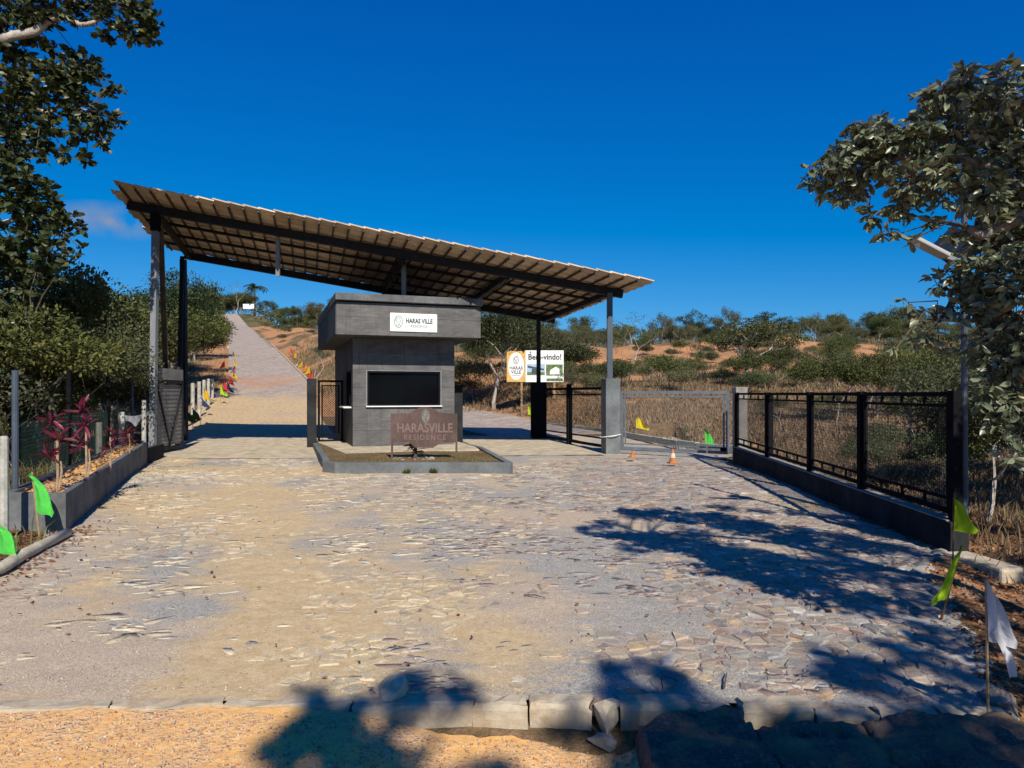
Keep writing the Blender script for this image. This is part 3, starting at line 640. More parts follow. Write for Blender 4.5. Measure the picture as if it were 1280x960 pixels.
def flakes(name, n, xf, pw, pal, lo, hi, lift, thr):
    y = 4.2 + rng.random(n) ** pw * 14.5; x = xf(n, y); k = (x < right_x(y)) & (x > left_x(y) + .1) & ~((x > -4.3 - (y - 15.6) * .33) & (x < .1) & (y > 15.6)) & (y > kerb_line(x) + .2)
    k &= fbm(x / .9, y / .9, 88, 3) > thr; k &= (np.abs(x + 7.6 - (20 - y) * .388) > .75) | (rng.random(n) < .15)
    x, y = x[k], y[k]; n = len(x); r = np.exp(rng.uniform(math.log(lo), math.log(hi), n)) * (1 + y * .03); a = rng.normal(0, .5, n); ca, sa = np.cos(a), np.sin(a)
    m_ = 6; th = (np.arange(m_) / m_ * 6.283)[None] + rng.uniform(-.35, .35, (n, m_)); q = rng.uniform(.55, 1.2, (n, m_)) * r[:, None]
    px_, py_ = np.cos(th) * q * 1.5, np.sin(th) * q * .62; X = px_ * ca[:, None] - py_ * sa[:, None]; Y = px_ * sa[:, None] + py_ * ca[:, None]
    z0 = dust_z(x, y); tl = rng.normal(0, .014, (n, 2)); top = (z0 + rng.uniform(.001, lift, n))[:, None] + X * tl[:, :1] + Y * tl[:, 1:]
    T = np.stack([X * .93 + x[:, None], Y * .93 + y[:, None], top], -1); Bt = np.stack([X + x[:, None], Y + y[:, None], np.repeat((z0 - .03)[:, None], m_, 1)], -1)
    v = np.concatenate([T, Bt], 1).reshape(-1, 3); o = (np.arange(n) * 12)[:, None, None]
    tf = np.arange(6)[None, None] + o; sd = np.array([[(i + 1) % 6, i, 6 + i, 6 + (i + 1) % 6] for i in range(6)])[None] + o
    c = np.array(pal)[rng.integers(0, len(pal), n)] * rng.uniform(.75, 1.12, (n, 1))
    ob = link(name, mesh_np(name, v, [tf.reshape(-1, 6), sd.reshape(-1, 4)], M['stone'], np.repeat(c, 12, 0)), dust); ob['kind'] = 'stuff'
flakes('stone_flakes', 9000, lambda n, y: rng.uniform(-1.2, 6, n) + np.abs(rng.normal(0, .6, n)), 1.35, [(.3, .24, .215), (.25, .22, .21), (.33, .27, .23), (.28, .27, .25), (.34, .28, .22), (.28, .2, .165), (.4, .38, .34)], .022, .08, .006, .47)
flakes('stone_flakes', 6000, lambda n, y: rng.uniform(-9.5, .5, n), 1.1, [(.56, .47, .31), (.53, .44, .29), (.58, .5, .35), (.5, .42, .3), (.55, .5, .39)], .03, .1, .0025, .54)
pal_d = [(.5, .33, .19), (.42, .28, .18), (.54, .38, .23), (.34, .22, .15), (.5, .41, .32), (.46, .23, .13)]
scatter('gravel', 24000, lambda n: rng.uniform(-4, 3.4, n), lambda n: rng.uniform(2.6, 3.93, n), dirt_z, .002, .013, M['stone'], pal_d)
def fc_x(n): return rng.uniform(-6, 4.6, n)
scatter('stone_chips', 4200, lambda n: rng.uniform(.3, 5, n), lambda n: 4.2 + rng.random(n) ** 1.5 * 12, lambda x, y: np.where((x < right_x(y)) & (x > .3 + rng.random(len(x)) * 2), dust_z(x, y), -.3), .005, .02, M['stone'], [(.3, .25, .22), (.25, .22, .2), (.34, .28, .23), (.3, .28, .25), (.2, .17, .15)])
_y = lambda n: 4.2 + rng.random(n) ** 1.6 * 10
scatter('gravel', 9000, fc_x, _y, lambda x, y: np.where((x > left_x(y)) & (x < right_x(y)), dust_z(x, y), -0.3), .003, .012, M['stone'], [(.4, .33, .27), (.3, .28, .27), (.48, .42, .34), (.34, .24, .2)])
def vx(n): return rng.uniform(2.7, 5.6, n)
scatter('verge_rubble', 2600, vx, lambda n: rng.uniform(3.3, 9, n), lambda x, y: np.where(x > right_x(y) - .1, ground_z(x, y), -1), .006, .035, M['stone'], [(.34, .17, .08), (.22, .13, .08), (.4, .24, .13), (.16, .11, .08)])
# ragged stones along the right edge of the paving
for k in range(22):
    y = 4.1 + k * 0.2; x = float(right_x(y)) + R.uniform(-.05, .06)
    o = rock(MB(), (x, y, -0.03), R.uniform(.055, .1), (1.3, .9, .6)).build('edge_stone', R.choice([M['grey_concrete'], M['bark'], M['cut_metal']]), dust)

# ------------------------------------------------------------------ leaves and trees
def unit(v): return v / np.maximum(np.linalg.norm(v, axis=-1, keepdims=True), 1e-9)
def leaf_mesh(name, P, D, L, Wd, mat, fine=False, fold=0.25, upb=1.2):
    n = len(P); P = np.asarray(P); D = unit(np.asarray(D)); L = np.broadcast_to(L, n)[:, None]; Wd = np.broadcast_to(Wd, n)[:, None]
    rnd = unit(rng.normal(size=(n, 3)) + np.array([0, 0, upb])); S = unit(np.cross(D, rnd)); N = np.cross(S, D)
    if not fine:
        mid = P + D * L * .45
        v = np.stack([P, mid + S * Wd * .5 + N * Wd * fold, P + D * L, mid - S * Wd * .5 + N * Wd * fold], 1)
        f = np.array([[0, 1, 2], [0, 2, 3]])[None] + (np.arange(n) * 4)[:, None, None]; return mesh_np(name, v.reshape(-1, 3), f.reshape(-1, 3), mat)
    a = P + D * L * .28; b = P + D * L * .7 - N * L * .05; t = P + D * L - N * L * .16
    v = np.stack([P, a + S * Wd * .42 + N * Wd * fold, b + S * Wd * .46 + N * Wd * fold * .8, t, b - S * Wd * .46 + N * Wd * fold * .8, a - S * Wd * .42 + N * Wd * fold, a, b], 1)
    f = np.array([[0, 6, 1, 1], [6, 7, 2, 1], [7, 3, 2, 2], [0, 5, 6, 6], [5, 4, 7, 6], [4, 3, 7, 7]])
    q = np.array([[6, 7, 2, 1], [5, 4, 7, 6]]); tr = np.array([[0, 6, 1], [7, 3, 2], [0, 5, 6], [4, 3, 7]]); o = (np.arange(n) * 8)[:, None, None]
    return mesh_np(name, v.reshape(-1, 3), [(q[None] + o).reshape(-1, 4), (tr[None] + o).reshape(-1, 3)], mat)

def grow(rnd, h, spread, first, levels, r0, forks=(2, 3), lean=0.15, up=0.35, wig=0.1):
    """branch skeleton: list of (points, radii), and the tips"""
    segs = []; tips = []
    def rec(p, d, L, r, lv):
        q = [p]; n = 3; dd = d.copy()
        for i in range(n):
            dd = (dd + Vector((rnd.gauss(0, wig), rnd.gauss(0, wig), rnd.gauss(0, wig * .6)))).normalized(); q.append(q[-1] + dd * (L / n))
        re = r * 0.68; segs.append((q, [lerp(r, re, i / n) for i in range(n + 1)]))
        if lv >= levels: tips.append(q[-1]); return
        if lv >= levels - 1: tips.append(q[-2])
        k = rnd.randint(*forks); a0 = rnd.uniform(0, 6.28)
        for j in range(k):
            a = a0 + j * 6.283 / k + rnd.uniform(-.5, .5); side = Vector((math.cos(a), math.sin(a), 0))
            nd = (dd * 0.75 + side * spread * rnd.uniform(.6, 1.2) + Vector((0, 0, up * rnd.uniform(.3, 1)))).normalized()
            rec(q[-1], nd, L * rnd.uniform(.62, .86), re * rnd.uniform(.6, .8), lv + 1)
    rec(Vector((0, 0, -0.15)), Vector((rnd.gauss(0, lean), rnd.gauss(0, lean), 1)).normalized(), h * first, r0, 0)
    zt = max(t.z for t in tips); k = h / zt
    segs = [([p * k for p in q], rr) for q, rr in segs]; tips = [t * k for t in tips]
    return segs, tips

PROTO = {}
def proto(kind, seed, h, spread, first, levels, r0, nl, clr, leaf, lmat, bmat, forks=(2, 3), up=.35, lean=.15, wig=.1, fill=0, flat=.7, droop=0):
    rnd = random.Random(seed); segs, tips = grow(rnd, h, spread, first, levels, r0, forks, lean, up, wig)
    mb = MB()
    for q, rr in segs: mb.tube(q, rr, 5 if rr[0] > .03 else 3, False)
    tm = mb.mesh('trunk', bmat)
    cm = None
    if nl:
        T = np.array([list(t) for t in tips]); zt = T[:, 2].max()
        if fill:                                       # extra clumps through the body of a dense crown
            c = T.mean(0); e = np.maximum(T.std(0) * 1.7, .3); k = unit(rng.normal(size=(fill, 3))) * rng.random((fill, 1)) ** .4
            ex = c + k * e; ex[:, 2] = np.clip(ex[:, 2], .25 * h * .6, None); T = np.concatenate([T, ex])
        w = rng.uniform(.5, 1.6, len(T)); w /= w.sum(); own = rng.choice(len(T), nl, p=w)
        rad = clr * rng.uniform(.6, 1.35, len(T))
        d = unit(rng.normal(size=(nl, 3))) * (rng.random((nl, 1)) ** .45) * rad[own][:, None] * np.array([1, 1, flat])
        P = T[own] + d; D = unit(d) + rng.normal(size=(nl, 3)) * .7 + np.array([0, 0, -droop])
        s = leaf * rng.uniform(.6, 1.3, nl)
        cm = leaf_mesh('crown', P, D, s, s * .55, lmat)
    PROTO[kind] = (tm, cm, h)
for i in range(3):
    proto('olive%d' % i, 10 + i, 5.0, .8, .17, 4, .11, 7500, .62, .15, M['leaf_olive'], M['bark'], up=.35, fill=9, flat=.85)
    proto('grey%d' % i, 20 + i, 5.0, .7, .2, 4, .09, 3000, .55, .17, M['leaf_grey'], M['bark_pale'], up=.5, wig=.16, fill=5, flat=.9)
    proto('bush%d' % i, 30 + i, 2.2, 1.0, .2, 3, .05, 5200, .42, .1, [M['leaf_olive'], M['leaf_dark'], M['leaf_grey']][i], M['bark'], forks=(3, 4), up=.2, fill=14)
    proto('green%d' % i, 40 + i, 4.5, .8, .2, 4, .1, 9000, .66, .14, M['leaf_green'], M['bark'], up=.3, fill=10)
    proto('tall%d' % i, 50 + i, 8.0, .42, .42, 4, .13, 1500, .6, .26, M['leaf_dark'], M['bark'], up=.3, lean=.08, wig=.12)
    proto('dry%d' % i, 60 + i, 2.4, .9, .2, 5, .03, 500, .4, .1, M['leaf_grey'], M['bark'], forks=(2, 3), up=.45, wig=.15)
for i in range(2): proto('scrub%d' % i, 100 + i, 3.2, .95, .16, 4, .06, 17000, .5, .085, M['leaf_grey' if i else 'leaf_olive'], M['bark_pale'], forks=(2, 4), up=.35, fill=12, flat=.9)
for i in range(2):
    proto('dark%d' % i, 70 + i, 6.0, .8, .2, 4, .16, 13000, .75, .15, M['leaf_dark'], M['bark_pale'], up=.25, fill=26, flat=.85)
    proto('bare%d' % i, 80 + i, 6.0, .6, .3, 6, .09, 260, .3, .12, M['leaf_grey'], M['bark_pale'], forks=(2, 2), up=.4, wig=.16)
proto('spread0', 93, 4.6, 1.1, .2, 5, .16, 4200, .5, .15, M['leaf_olive'], M['bark_pale'], forks=(2, 3), up=.25, wig=.2, flat=.6)

def tree(kind, x, y, h, name, label, group=None, sx=1.0, z=None, rz=None):
    tm, cm, ph = PROTO[kind]; k = h / ph
    z = gz(x, y) if z is None else z
    o = thing(name, label, 'tree' if 'tree' in name else 'shrub', (x, y, z - .05), R.uniform(0, 6.28) if rz is None else rz, group)
    o.scale = (k * sx * R.uniform(.9, 1.1), k * sx * R.uniform(.9, 1.1), k)
    link('trunk', tm, o)
    if cm: link('crown', cm, o)
    return o
def px_of(x, y): return CX + F * x / y

def visible_px(x, y, m=60): return -m < px_of(x, y) < 1280 + m

def region_words(px, y):
    for lim, w in ((60, 'behind the leftmost fence pole'), (110, 'behind the red-leaved plants'), (150, 'behind the third fence pole'), (190, 'left of the tall canopy post'), (225, 'behind the open gate leaf'), (290, 'left of the hill road'),
                   (345, 'above the hill road'), (420, 'right of the hill road'), (600, 'behind the guardhouse'), (660, 'behind the billboard'), (710, 'over the black gate'), (780, 'behind the right canopy post'), (850, 'behind the traffic cone'),
                   (920, 'behind the long grey gate'), (965, 'behind the farthest fence panel'), (1012, 'behind the third fence panel'), (1076, 'behind the second fence panel'), (1130, 'behind the nearest fence panel'), (1200, 'left of the lamp post'), (1245, 'just right of the lamp post')):
        if px < lim: return w
    return 'at the right edge'
LOOK = dict(olive='bushy olive green tree', grey='thin grey-green pale-stemmed tree', bush='low rounded olive bush', green='fresh green leafy tree', tall='slender high-crowned tree',
            dry='brown twiggy leafless shrub', dark='dense dark green tree', bare='bare grey tree', spread='wide spreading olive tree', scrub='fine-leaved grey-green scrub tree')
def put(kind, x, y, h, sx=1.0, extra=''):
    base = kind.rstrip('0123456789'); nm = {'bush': 'shrub', 'dry': 'dry_shrub', 'bare': 'bare_tree', 'tall': 'slender_tree'}.get(base, base + '_tree')
    dist = 'distant ' if y > 150 else 'skyline ' if y > 95 else ''
    size = {True: 'small ', False: ''}[h < SMALL.get(base, 0)]
    lab = (dist + size + LOOK[base] + ' ' + region_words(px_of(x, y), y) + extra)
    grp = ('shrubs ' if 'shrub' in nm else 'trees ') + region_words(px_of(x, y), y)
    o = tree(kind, x, y, h, nm, lab, grp, sx); PUT.append((lab, px_of(x, y), o)); return o
PUT = []
SMALL = dict(olive=4.4, grey=3.4, bush=1.5, green=3.6, dark=4.6, dry=1.5)

taken = []
def free(x, y, r):
    for a, b, c in taken:
        if (a - x) ** 2 + (b - y) ** 2 < (r + c) ** 2 * .3: return False
    taken.append((x, y, r)); return True
def wood(n, xr, yr, kinds, hr, cond=lambda x, y: True, sx=1.0):
    c = 0; t = 0
    while c < n and t < n * 30:
        t += 1; y = R.uniform(*yr); x = R.uniform(xr[0] * y, xr[1] * y) / F        # xr is a bearing span in px
        if not cond(x, y): continue
        if not free(x, y, 1.1): continue
        h = R.uniform(*hr); put(R.choice(kinds), x, y, h, sx); c += 1
offroad = lambda x, y: abs(x - road_x(y)) > 5.5
leftside = lambda x, y: x < road_x(y) - 6.0 and x < -2.93 - .406 * y - 1.2
# named trees first
tree('dark0', -24.0, 48, 8.4, 'dark_tree', 'dense dark green round tree beside the tall left canopy posts', None, .74, None, 2.2)
tree('dark1', -1.2, 47, 6.3, 'dark_tree', 'dark green tree with pale forked trunks right of the guardhouse', None, 1.0)
tree('bare0', -14.4, 49, 5.6, 'bare_tree', 'bare leaning grey tree with pale trunk left of the guardhouse', None, .9)
tree('spread0', 16.6, 50, 4.6, 'spreading_tree', 'wide spreading olive tree above the long grey gate', None, 1.25)
tree('bare1', 9.5, 58, 5.6, 'bare_tree', 'bare pale tree with open crown beside the right canopy post', None, 1.15)
tree('tall0', -54, 90, 9.5, 'slender_tree', 'flat topped slender tree standing above the left wood', None, 1.3)
tree('tall1', 51.5, 122, 6.0, 'slender_tree', 'thin tall tree with two tufts on the right skyline', None, .8)
tree('tall2', 39.5, 110, 5.0, 'slender_tree', 'flat crowned tree on the skyline over the far fence panels', None, 1.5)
tree('tall0', 45.5, 116, 5.2, 'slender_tree', 'broad topped dark tree on the skyline behind the fence', None, 1.5)
tree('tall1', 29, 105, 5.0, 'slender_tree', 'dark round topped tree rising above the slope over the gate', None, 1.4)
tree('bare1', -112, 282, 14, 'bare_tree', 'tall bare tree beside the palm at the top of the hill', None, .8)
# left wood
wood(12, (-455, -362), (42, 72), ['dark1', 'olive0', 'green1', 'olive2'], (5.0, 7.5), lambda x, y: x < road_x(y) - 8.0)
near_left = ['green0', 'green1', 'olive0', 'scrub0', 'olive2', 'scrub1', 'grey1', 'grey2', 'bare0', 'dry1']
wood(18, (-800, -440), (12.5, 24), ['bush1', 'scrub0', 'green1', 'scrub1', 'dry0', 'dry2', 'grey0'], (1.4, 3.6), lambda x, y: x < -2.93 - .406 * y - .8)
wood(52, (-760, -405), (22, 48), near_left + ['grey1', 'dry0', 'olive1', 'grey0'], (3.8, 6.4), leftside)
wood(46, (-700, -390), (48, 100), ['olive0', 'olive1', 'olive2', 'grey0', 'grey1', 'green2', 'dark1'], (5, 8.0), leftside)
wood(40, (-700, -372), (100, 230), ['olive0', 'olive1', 'grey2', 'dark0', 'tall2'], (4.5, 7.0), leftside)
wood(16, (-1150, -780), (16, 60), ['olive0', 'scrub0', 'green1', 'grey0'], (3, 6), leftside)
# around the top of the hill road
wood(26, (-372, -300), (300, 345), ['olive0', 'olive1', 'olive2', 'bush1', 'grey0'], (6, 10), lambda x, y: abs(px_of(x, y) - 317) > 12)
wood(30, (-330, -210), (170, 285), ['olive1', 'olive2', 'grey0', 'dark0'], (4, 7.5), lambda x, y: x > road_x(y) + 14 and not 300 < px_of(x, y) < 324)
wood(20, (-310, -200), (75, 160), ['grey0', 'grey1', 'bush2', 'bare0', 'dry1', 'olive1'], (2.2, 5.2), lambda x, y: x > road_x(y) + 13)
wood(30, (-325, -215), (66, 190), ['dry0', 'dry1', 'dry2', 'bush2', 'grey1'], (.8, 2.2), lambda x, y: x > road_x(y) + 5.5)
wood(9, (-345, -240), (60, 200), ['bush0', 'bush2', 'dry2'], (1.0, 2.2), lambda x, y: x > road_x(y) + 5)
# behind the guardhouse and over the billboard
wood(30, (-200, 70), (98, 180), ['olive0', 'olive1', 'olive2', 'grey0', 'grey1', 'grey2', 'dark1'], (5, 8.5))
wood(12, (-75, 70), (50, 64), ['bush0', 'bush1', 'grey1', 'bush2', 'dry0'], (1.6, 3.6))
# right-hand crest
wood(60, (60, 640), (97, 128), ['olive0', 'olive1', 'olive2', 'grey0', 'grey1', 'grey2', 'dark1'], (2.2, 4.0))
wood(44, (0, 680), (128, 220), ['olive0', 'olive1', 'grey0', 'dark0', 'grey2'], (5, 7.5))
wood(16, (20, 420), (66, 92), ['bush0', 'bush2', 'dry0', 'dry1', 'grey2'], (.9, 2.2))
wood(54, (10, 420), (43, 56), ['bush0', 'bush1', 'bush2', 'dry1', 'dry2', 'grey2', 'grey0'], (1.0, 2.3))
wood(95, (10, 690), (94, 116), ['bush0', 'bush2', 'grey0', 'grey1', 'grey2', 'olive0', 'olive2', 'dry0'], (1.4, 2.9))
wood(50, (-60, 500), (84, 98), ['bush0', 'bush2', 'grey1', 'grey2', 'dry0', 'dry1'], (1.2, 2.8), lambda x, y: vnoise(x / 9, y / 9, 5) > .45)
wood(60, (-60, 440), (57, 90), ['bush0', 'bush2', 'dry1', 'dry0', 'bush1'], (.5, 1.5))
# right, behind the fence
wood(12, (400, 560), (28, 60), ['scrub0', 'green1', 'grey0', 'olive1', 'bare0'], (1.8, 3.6))
wood(16, (60, 640), (98, 112), ['tall0', 'tall1', 'tall2', 'grey1', 'bare1'], (3.2, 5.0))
wood(12, (430, 590), (11, 21), ['bush2', 'bush0', 'scrub0', 'dry2'], (.4, 1.1), lambda x, y: x > right_x(y) + .9)
wood(10, (575, 665), (9.2, 13.5), ['scrub1', 'scrub0', 'dry0', 'scrub1'], (1.1, 2.2), lambda x, y: x > right_x(y) + 1.2)
wood(18, (500, 760), (15, 32), ['scrub0', 'green2', 'grey1', 'scrub1', 'dry2', 'bare0'], (1.6, 3.3), lambda x, y: x > right_x(y) + 3.2)
wood(8, (610, 760), (9.5, 15), ['bush1', 'bush0', 'green0'], (1.4, 2.6), lambda x, y: x > right_x(y) + 2.0)
wood(10, (330, 560), (24, 34), ['dry0', 'dry1', 'bush2', 'grey0'], (1.0, 2.0), lambda x, y: x > 9)
# alike neighbours are told apart by their order
by = {}
for lab, px, o in PUT: by.setdefault(lab, []).append((px, o))
ORD = ['leftmost', 'second', 'third', 'fourth', 'fifth', 'sixth']
for lab, l in by.items():
    l.sort(key=lambda q: q[0])
    if 1 < len(l) <= 6:
        for i, (px, o) in enumerate(l):
            w_ = ORD[i] + (' from left' if i else '') if i < len(l) - 1 else 'rightmost'
            o['label'] = w_ + ' ' + lab
# far wood closing the hill line
def far_mass():
    n = 60000; y = rng.uniform(230, 420, n); t = rng.uniform(-1.0, 1.1, n); x = t * y
    k = np.abs(x - road_x(y)) > 8; x, y = x[k], y[k]; z = ground_z(x, y)
    hh = 5.5 * (0.55 + fbm(x / 6, y / 6, 33)) * rng.random(len(x)) ** .5
    P = np.stack([x, y, z + hh], -1); D = rng.normal(size=(len(x), 3)); s = rng.uniform(.6, 1.3, len(x))
    tag(link('far_wood', leaf_mesh('far_wood', P, D, s, s * .6, M['leaf_olive'])), 'distant wood closing the hill line', None, None, 'stuff')
far_mass()
def crest_mass():
    n = 52000; y = 113 + rng.random(n) * 80; x = rng.uniform(-.3, .85, n) * y
    k = (x > road_x(y) + 16); x, y = x[k], y[k]; z = ground_z(x, y); hh = 3.0 * (0.5 + fbm(x / 5, y / 5, 34)) * rng.random(len(x)) ** .6
    D = rng.normal(size=(len(x), 3)); s = rng.uniform(.25, .55, len(x))
    tag(link('far_scrub', leaf_mesh('far_scrub', np.stack([x, y, z + hh], -1), D, s, s * .55, M['leaf_grey'])), 'tangled grey-green scrub along the crest', None, None, 'stuff')
crest_mass()

# palm at the top of the hill road
pp = Vector((-115.5, 312, gz(-115.5, 312)))
palm = thing('palm_tree', 'feathery palm standing alone on the hilltop skyline', 'palm', pp); palm.scale = (1.6, 1.6, 1.75)
MB().tube([(0, 0, -.5), (.1, 0, 3.5), (0, 0, 8.2)], [.34, .28, .22], 7).build('trunk', M['bark'], palm)
for k in range(17):
    a = k * 2.4; e = R.uniform(-.1, 1.25); pts = []; L = R.uniform(3.0, 3.9)
    for i in range(8):
        t = i / 7; pts.append(Vector((math.cos(a) * L * t * math.cos(e * (1 - t * .3)), math.sin(a) * L * t * math.cos(e * (1 - t * .3)), 8.2 + L * t * math.sin(e) * .9 - 2.3 * t * t)))
    mb = MB().tube(pts, .05, 3, False)
    for i in range(1, 8):
        d = (pts[i] - pts[i - 1]).normalized(); s = d.cross(Vector((0, 0, 1))).normalized()
        for sg in (-1, 1):
            q = pts[i]; w = d * .22; tip = q + s * sg * .95 + d * .5 - Vector((0, 0, .45)); mb.add([q - w, q + w, tip], [(0, 1, 2)])
    mb.build('frond', M['leaf_dark'], palm)

# ------------------------------------------------------------------ the two near trees
def near_tree(name, label, base, limbs, clumps, n_twigs, leaves_each, leaf, wid, lmat, bmat, droop, seed, rs=1.0, ts=1.0):
    rnd = random.Random(seed); root = thing(name, label, 'tree', base)
    B = Vector(base); mb = MB(); tw = MB(); LP = []
    for pts, r0, r1 in limbs:
        pts = [Vector(p) for p in pts]
        fine = []
        for i in range(len(pts) - 1):                  # smooth the limb
            p0 = pts[max(i - 1, 0)]; p1 = pts[i]; p2 = pts[i + 1]; p3 = pts[min(i + 2, len(pts) - 1)]
            for k in range(6):
                t = k / 6; fine.append(.5 * ((2 * p1) + (p2 - p0) * t + (2 * p0 - 5 * p1 + 4 * p2 - p3) * t * t + (3 * p1 - p0 - 3 * p2 + p3) * t ** 3))
        fine.append(pts[-1]); n = len(fine)
        mb.tube([p - B for p in fine], [lerp(r0, r1, i / (n - 1)) for i in range(n)], 8, False); LP += fine
    LPa = np.array([list(p) for p in LP])
    P = []; D = []
    wts = [(c[3] / F * c[2]) ** 2 for c in clumps]; tot = sum(wts)
    for (cx, cy, D0, r), w in zip(clumps, wts):
        c = at(cx, D0, cy); rr = r / F * D0 * rs
        hub = LPa[np.argmin(((LPa - np.array(c)) ** 2).sum(1))]; hub = Vector(hub)
        mid = (hub + c) / 2 + Vector((rnd.gauss(0, .05), rnd.gauss(0, .05), .06)); 
        tw.tube([hub - B, mid - B, c - B], [.009 * ts, .006 * ts, .004 * ts], 4, False)
        for k in range(max(2, int(n_twigs * w / tot))):
            v = Vector((rnd.gauss(0, 1), rnd.gauss(0, 1), rnd.gauss(0, 1))).normalized() * rnd.random() ** .4 * rr
            q = c + v; tw.tube([c + v * .1 - B, c + v * .6 + Vector((0, 0, .015)) - B, q - B], [.0035 * ts, .0028 * ts, .0018 * ts], 3, False)
            for j in range(leaves_each):
                a = rnd.uniform(0, 6.28); d = v.normalized() * .55 + Vector((math.cos(a), math.sin(a), rnd.uniform(-.5, .8))) * .8 + Vector((0, 0, -droop))
                P.append(q - v * rnd.uniform(0, .25) - B); D.append(d)
    tk = mb.build('trunk', bmat, root, smooth=True); tw.build('twigs', M['bark_dark'], tk)['kind'] = 'stuff'
    s = leaf * rng.uniform(.5, 1.4, len(P))
    link('crown', leaf_mesh('crown', np.array([list(p) for p in P]), np.array([list(d) for d in D]), s, s * wid, lmat, True, .22, .25), root)
    return root
rt = [(1028, 222, 4.9, 26), (1050, 200, 4.8, 26), (1072, 178, 4.8, 26), (1098, 168, 4.7, 26), (1090, 205, 4.8, 34), (1062, 238, 4.9, 22), (1120, 190, 4.7, 34), (1150, 165, 4.6, 28), (1158, 130, 4.6, 20), (1180, 115, 4.5, 20),
      (1205, 100, 4.5, 20), (1255, 95, 4.5, 22), (1230, 130, 4.4, 32), (1275, 130, 4.4, 34), (1190, 165, 4.6, 36), (1240, 185, 4.5, 40), (1285, 200, 4.4, 44), (1140, 225, 4.6, 34), (1185, 220, 4.5, 40), (1235, 245, 4.4, 40),
      (1280, 270, 4.4, 44), (1130, 258, 4.7, 20), (1090, 268, 4.8, 14), (1085, 272, 4.8, 10), (1112, 296, 4.7, 14), (1235, 292, 4.5, 26), (1160, 282, 4.6, 13), (1196, 296, 4.5, 13), (1206, 322, 4.5, 14), (1140, 300, 4.6, 6), (1250, 310, 4.4, 36), (1290, 340, 4.3, 40),
      (1190, 348, 4.6, 20), (1215, 350, 4.5, 28), (1172, 356, 4.7, 13), (1240, 370, 4.4, 34), (1270, 400, 4.3, 34), (1200, 385, 4.5, 24), (1135, 378, 4.6, 11), (1150, 392, 4.6, 13), (1160, 420, 4.5, 15), (1140, 428, 4.5, 14), (1120, 436, 4.5, 8),
      (1230, 425, 4.4, 26), (1262, 450, 4.3, 30), (1240, 480, 4.3, 22), (1275, 505, 4.3, 26), (1245, 530, 4.3, 15), (1290, 450, 4.3, 34), (1175, 440, 4.5, 10), (1225, 500, 4.3, 12), (1228, 342, 4.4, 26), (1256, 362, 4.3, 30), (1238, 397, 4.4, 22), (1266, 425, 4.3, 28), (1246, 456, 4.35, 24), (1276, 470, 4.3, 28), (1257, 503, 4.3, 22), (1282, 540, 4.25, 28), (1264, 572, 4.25, 16), (1222, 440, 4.4, 16),
      (1330, 120, 4.3, 50), (1340, 220, 4.2, 55), (1350, 320, 4.2, 55), (1400, 150, 4.1, 60), (1410, 270, 4.0, 60), (1400, 380, 4.0, 50), (1480, 200, 3.9, 60), (1490, 320, 3.9, 60), (1330, 420, 4.2, 40), (1570, 260, 3.8, 60), (1340, 520, 4.2, 30)]
rt += [(a, b, c * 1.27, d * .95) for a, b, c, d in rt if b < 330 and a > 1040 and d > 18]
over = [(760, 655), (800, 645), (850, 650), (900, 648), (950, 655), (1000, 660), (1050, 668), (1100, 680), (850, 682), (900, 688), (950, 690), (1000, 702), (1050, 700), (1090, 720), (1135, 722), (1010, 728), (1060, 745), (1120, 752), (905, 712), (955, 724),
        (820, 668), (1140, 690), (1155, 662), (1000, 640), (950, 637), (905, 634), (1050, 645), (1100, 650), (870, 665), (980, 675), (1030, 685), (1080, 760), (1160, 745), (735, 662), (790, 685),
        (1185, 640), (1210, 625), (1240, 665), (1270, 700), (1262, 640), (1205, 765), (1240, 805), (1270, 850), (1225, 880), (1255, 750), (1190, 705), (1290, 780), (1300, 720), (1170, 800), (1280, 610), (1235, 720)]
for sx_, sy_ in over:                                  # boughs over the viewer's right shoulder that shade the paving
    D_ = CAMZ * F / (sy_ - HY); X_ = (sx_ - CX) / F * D_; zz_ = min(R.uniform(4.7, 5.3), (D_ - 1.5) / SY); X_ -= SX * zz_; D_ = max(1.2, D_ - SY * zz_)
    rt.append((CX + F * X_ / D_, HY - (zz_ - CAMZ) / D_ * F, D_, R.uniform(.2, .3) * F / D_))
for x_, y_, z_ in ((6.1, 4.6, 4.0), (5.9, 5.1, 3.4), (6.3, 4.2, 4.6), (5.8, 5.6, 2.9), (6.5, 5.0, 3.8), (6.2, 5.6, 3.3), (6.9, 5.4, 3.6)): rt.append((CX + F * x_ / y_, HY - (z_ - CAMZ) / y_ * F, y_, .32 * F / y_))
tb = Vector((5.3, 3.6, -0.1))
